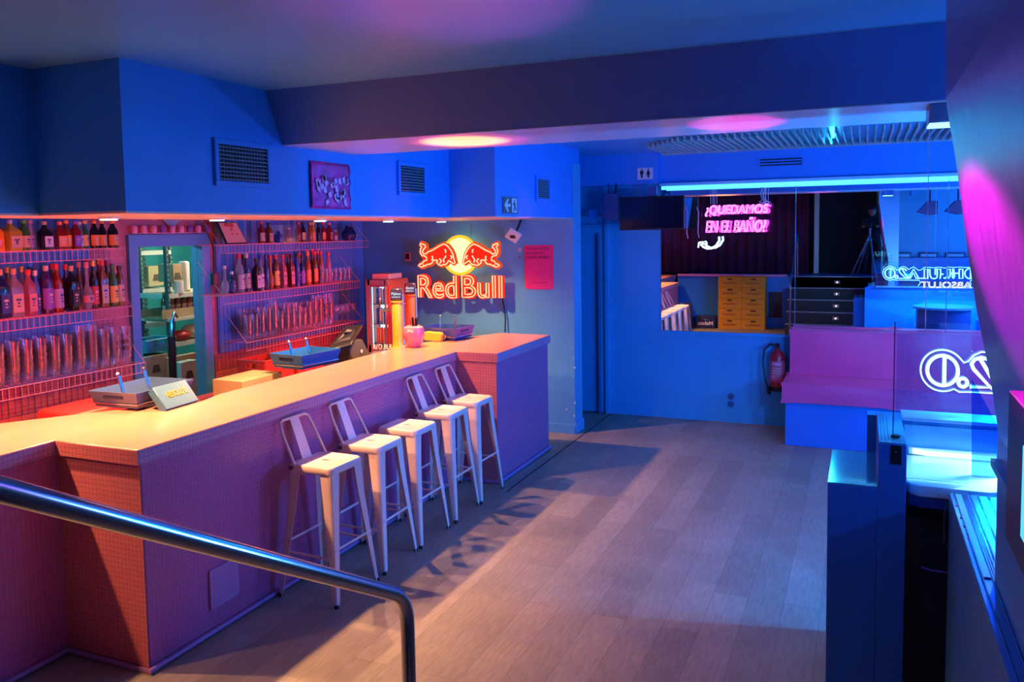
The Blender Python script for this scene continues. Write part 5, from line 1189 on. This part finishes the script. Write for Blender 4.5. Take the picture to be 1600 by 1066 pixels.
MB().box(-.07, .07, -.04, .04, -.05, .05).box(-.03, .03, -.03, .03, .05, .075).move(M_).obj('body', BLACK, t, bevel=.008)
MB().cyl((0, .04, 0), (0, .12, 0), .038, n=24).move(M_).obj('lens', BLACK, t, smooth=True)
# photographer: one continuous skinned figure, leaning to the viewfinder
def skin(name, verts, edges, radii, m, parent=None, sub=2):
    me = bpy.data.meshes.new(name); me.from_pydata([Vector(v_) for v_ in verts], edges, []); o = bpy.data.objects.new(name, me); COL.objects.link(o); me.materials.append(m)
    sk = o.modifiers.new('skin', 'SKIN'); sk.use_smooth_shade = True
    if not me.skin_vertices: 
        bm = bmesh.new(); bm.from_mesh(me); bm.verts.layers.skin.verify(); bm.to_mesh(me); bm.free()
    for i, r__ in enumerate(radii): me.skin_vertices[0].data[i].radius = r__ if isinstance(r__, tuple) else (r__, r__)
    me.skin_vertices[0].data[0].use_root = True
    sb = o.modifiers.new('sub', 'SUBSURF'); sb.levels = 1; sb.render_levels = sub
    if parent: o.parent = parent
    return o
PX, PY = .17, -.66
t = thing('person', 'photographer in black clothes and cap leaning over the tripod camera', 'person', (PX, PY, PZ))
hip = (0, 0, .78)
V = [hip, (0, .02, .92), (0, .07, 1.08), (0, .12, 1.2), (0, .15, 1.27), (-.01, .18, 1.33),
     (-.1, 0, .74), (-.13, .08, .42), (-.14, .0, .08), (-.14, .12, .03), (.1, 0, .74), (.13, .1, .42), (.14, .02, .08), (.14, .14, .03),
     (-.17, .13, 1.2), (-.25, .16, .98), (-.17, .33, 1.02), (.17, .13, 1.2), (.24, .22, .98), (.10, .36, 1.02)]
E_ = [(0, 1), (1, 2), (2, 3), (3, 4), (4, 5), (0, 6), (6, 7), (7, 8), (8, 9), (0, 10), (10, 11), (11, 12), (12, 13), (3, 14), (14, 15), (15, 16), (3, 17), (17, 18), (18, 19)]
R__ = [(.15, .11), (.14, .10), (.15, .11), (.14, .09), .06, .055, .09, .06, .045, .04, .09, .06, .045, .04, .065, .045, .032, .065, .045, .032]
skin('body', V, E_, R__, mat('black clothes', (.012, .010, .016), .8), t)
SKN = mat('skin', (.55, .26, .2), .5)
hd = MB().ball((-.01, .22, 1.36), .09, (.85, 1, 1.2), 20).ball((-.01, .31, 1.345), .018, (.7, 1, 1), 8).ball((-.085, .22, 1.355), .02, (.4, .8, 1.2), 8).ball((.068, .22, 1.355), .02, (.4, .8, 1.2), 8)
hd.obj('head', SKN, t, smooth=True)
MB().ball((-.045, .303, 1.375), .011).ball((.025, .303, 1.375), .011).obj('eyes', BLACK, t)
MB().box(-.035, .015, .302, .308, 1.31, 1.316).obj('mouth', mat('lip', (.4, .1, .1), .5), t)
MB().ball((-.01, .205, 1.41), .097, (.9, 1, .62), 20).prism([(-.08, .29), (.06, .29), (.04, .36), (-.06, .36)], 'Z', 1.395, 1.403).obj('cap', mat('black cap', (.02, .01, .02), .7), t, smooth=True)
for sx, bx_, by_ in ((-1, -.17, .33), (1, .10, .36)):
    hv = [(bx_, by_, 1.02), (bx_-sx*.0, by_+.05, 1.04), (bx_, by_+.085, 1.05)]
    he = [(0, 1), (1, 2)]; hr = [.026, (.034, .02), (.032, .016)]
    for k, off in enumerate((-.026, -.009, .009, .026)):
        i0 = len(hv); ln = (.028, .034, .032, .025)[k]
        hv += [(bx_+off, by_+.10, 1.05), (bx_+off, by_+.10+ln, 1.045), (bx_+off, by_+.10+ln*1.5, 1.02)]; he += [(2, i0), (i0, i0+1), (i0+1, i0+2)]; hr += [.009, .0085, .007]
    i0 = len(hv); hv += [(bx_-sx*.035, by_+.06, 1.05), (bx_-sx*.05, by_+.09, 1.06)]; he += [(1, i0), (i0, i0+1)]; hr += [.011, .008]
    skin('hand', hv, he, hr, SKN, t)
